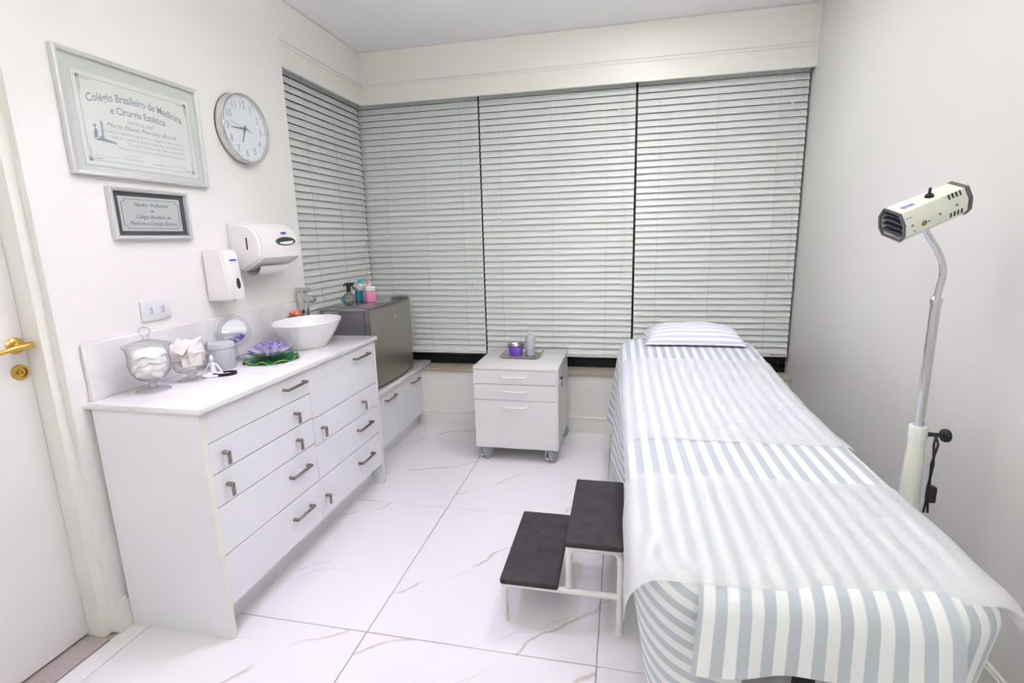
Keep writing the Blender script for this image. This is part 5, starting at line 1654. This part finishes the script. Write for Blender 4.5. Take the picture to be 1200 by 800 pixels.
for dx in (0.0, 0.012):
    part('cable', MB().tube([(lx + 0.040, ly - 0.022, 0.806), (lx + 0.030 + dx, ly - 0.035, 0.785), (lx + 0.034 - dx * 0.5, ly - 0.040, 0.72), (lx + 0.026 + dx * 0.3, ly - 0.044, 0.65), (lx + 0.032 - dx, ly - 0.050, 0.56)], 0.0036, n=8), M['black_plastic'], la)
part('plug', MB().rbox(lx + 0.018, lx + 0.042, ly - 0.068, ly - 0.044, 0.600, 0.655, 0.006, 2), M['black_plastic'], la)
# head: faceted box along local +x = front
dirf = Vector((-0.91, -0.22, -0.37)).normalized()
yl = Vector((0, 0, 1)).cross(dirf).normalized()
zl = dirf.cross(yl)
rl = math.radians(24) * (1 if yl.dot(Vector(CAM) - HC) < 0 else -1)
TH = Matrix((dirf, yl, zl)).transposed().to_4x4() @ Matrix.Rotation(rl * 0.85, 4, 'X') @ Matrix.Scale(0.79, 4); TH.translation = HC
def sect(w_, h_):   # (y, z) cross-section with bevelled shoulders
    return [(-w_ * .72, -h_), (w_ * .72, -h_), (w_, -h_ * .55), (w_, h_ * .30), (w_ * .62, h_), (-w_ * .62, h_), (-w_, h_ * .30), (-w_, -h_ * .55)]
bm = bmesh.new()
xs = [(-0.125, 0.054, 0.052), (0.125, 0.060, 0.056)]
ring = [[bm.verts.new((x_, a_, b_)) for a_, b_ in sect(w_, h_)] for x_, w_, h_ in xs]
for i in range(8):
    bm.faces.new((ring[0][i], ring[0][(i + 1) % 8], ring[1][(i + 1) % 8], ring[1][i]))
bm.faces.new(ring[0][::-1])
inn = [bm.verts.new((0.125, a_, b_)) for a_, b_ in sect(0.054, 0.050)]
inn2 = [bm.verts.new((0.085, a_, b_)) for a_, b_ in sect(0.052, 0.048)]
for i in range(8):
    bm.faces.new((ring[1][i], ring[1][(i + 1) % 8], inn[(i + 1) % 8], inn[i]))
    bm.faces.new((inn[i], inn[(i + 1) % 8], inn2[(i + 1) % 8], inn2[i]))
bm.faces.new(inn2)
bmesh.ops.recalc_face_normals(bm, faces=bm.faces)
hd = part('head', MB().bm(bm, False, TH), M['lamp_cream'], la, angle=30)
mb = MB()
part('louvre_plate', MB().prism(sect(0.0515, 0.0475), 0.086, 0.090, 'x', T=TH), M['lamp_dark'], hd)
for k in range(4):
    part('louvre', MB().box(0.090, 0.122, -0.050, 0.050, -0.034 + k * 0.022, -0.031 + k * 0.022, T=TH), M['lamp_dark'], hd)
mb = MB().prism(sect(0.0565, 0.0545), -0.136, -0.120, 'x', T=TH)
part('rear_cap', mb, M['fridge_trim'], hd)
sec_o, sec_i = sect(0.0612, 0.0572), sect(0.053, 0.049)
mb = MB()
rim_rows = [[(x_, a_, b_) for (a_, b_) in sc + sc[:1]] for (x_, sc) in ((0.120, sec_o), (0.1275, sec_o), (0.1275, sec_i), (0.120, sec_i), (0.120, sec_o))]
mb.grid([[TH @ Vector(p) for p in r] for r in rim_rows], smooth=False)
part('front_rim', mb, M['fridge_trim'], hd)
sw = MB().cyl((-0.018, 0.0, 0.052), (-0.018, 0.0, 0.062), 0.016, 0.012, n=16, T=TH).cyl((-0.018, 0.0, 0.062), (-0.018, 0.002, 0.088), 0.005, n=10, T=TH)
part('top_switch', sw, M['black_plastic'], hd)
# vents, screws and marks on the faces turned to the camera (+y local or -y local chosen by view)
ss = 1 if (TH.to_3x3() @ Vector((0, 1, 0))).dot(Vector(CAM) - HC) > 0 else -1
for k in range(4):
    x_ = -0.058 - 0.014 * k
    part('vent_slot', MB().prism([(x_, ss * 0.036), (x_ + 0.006, ss * 0.036), (x_ + 0.006, ss * 0.0545), (x_, ss * 0.0545)], 0.0, 0.001, 'z',
         T=TH @ Matrix.Translation((0, 0, 0.0535)) @ Matrix.Translation((0, ss * 0.036, 0)) @ Matrix.Rotation(-ss * math.radians(60), 4, 'X') @ Matrix.Translation((0, -ss * 0.036, 0.0012))), M['dark_hole'], hd)
    part('vent_slot', MB().box(x_, x_ + 0.0055, min(ss * 0.054, ss * 0.0572), max(ss * 0.054, ss * 0.0572), -0.030, -0.012, T=TH), M['dark_hole'], hd)
mb = MB()
for (x_, z_) in ((0.095, 0.005), (0.085, -0.022), (-0.075, 0.012), (0.030, -0.006), (-0.012, 0.004)):
    y_ = ss * (0.0575 + 0.0022 * (x_ + 0.125) / 0.25 * 2)
    mb.cyl((x_, y_ - ss * 0.004, z_), (x_, y_ + ss * 0.0005, z_), 0.0045 if z_ > 0 else 0.003, n=10, T=TH)
part('screws', mb, M['nickel'], hd)
mb = MB().cyl((0.048, ss * 0.054, -0.006), (0.048, ss * 0.0595, -0.006), 0.011, n=18, T=TH)
part('adjuster', mb, mat('lamp_adjuster', (120, 130, 70), 0.4), hd)
mb = MB().cyl((0.085, ss * 0.006, 0.0535), (0.085, ss * 0.006, 0.0563), 0.010, n=16, T=TH).box(0.048, 0.074, min(0, ss * 0.014), max(0, ss * 0.014), 0.0535, 0.0563, T=TH)
part('lamp_logo', mb, M['logo_violet'], hd)
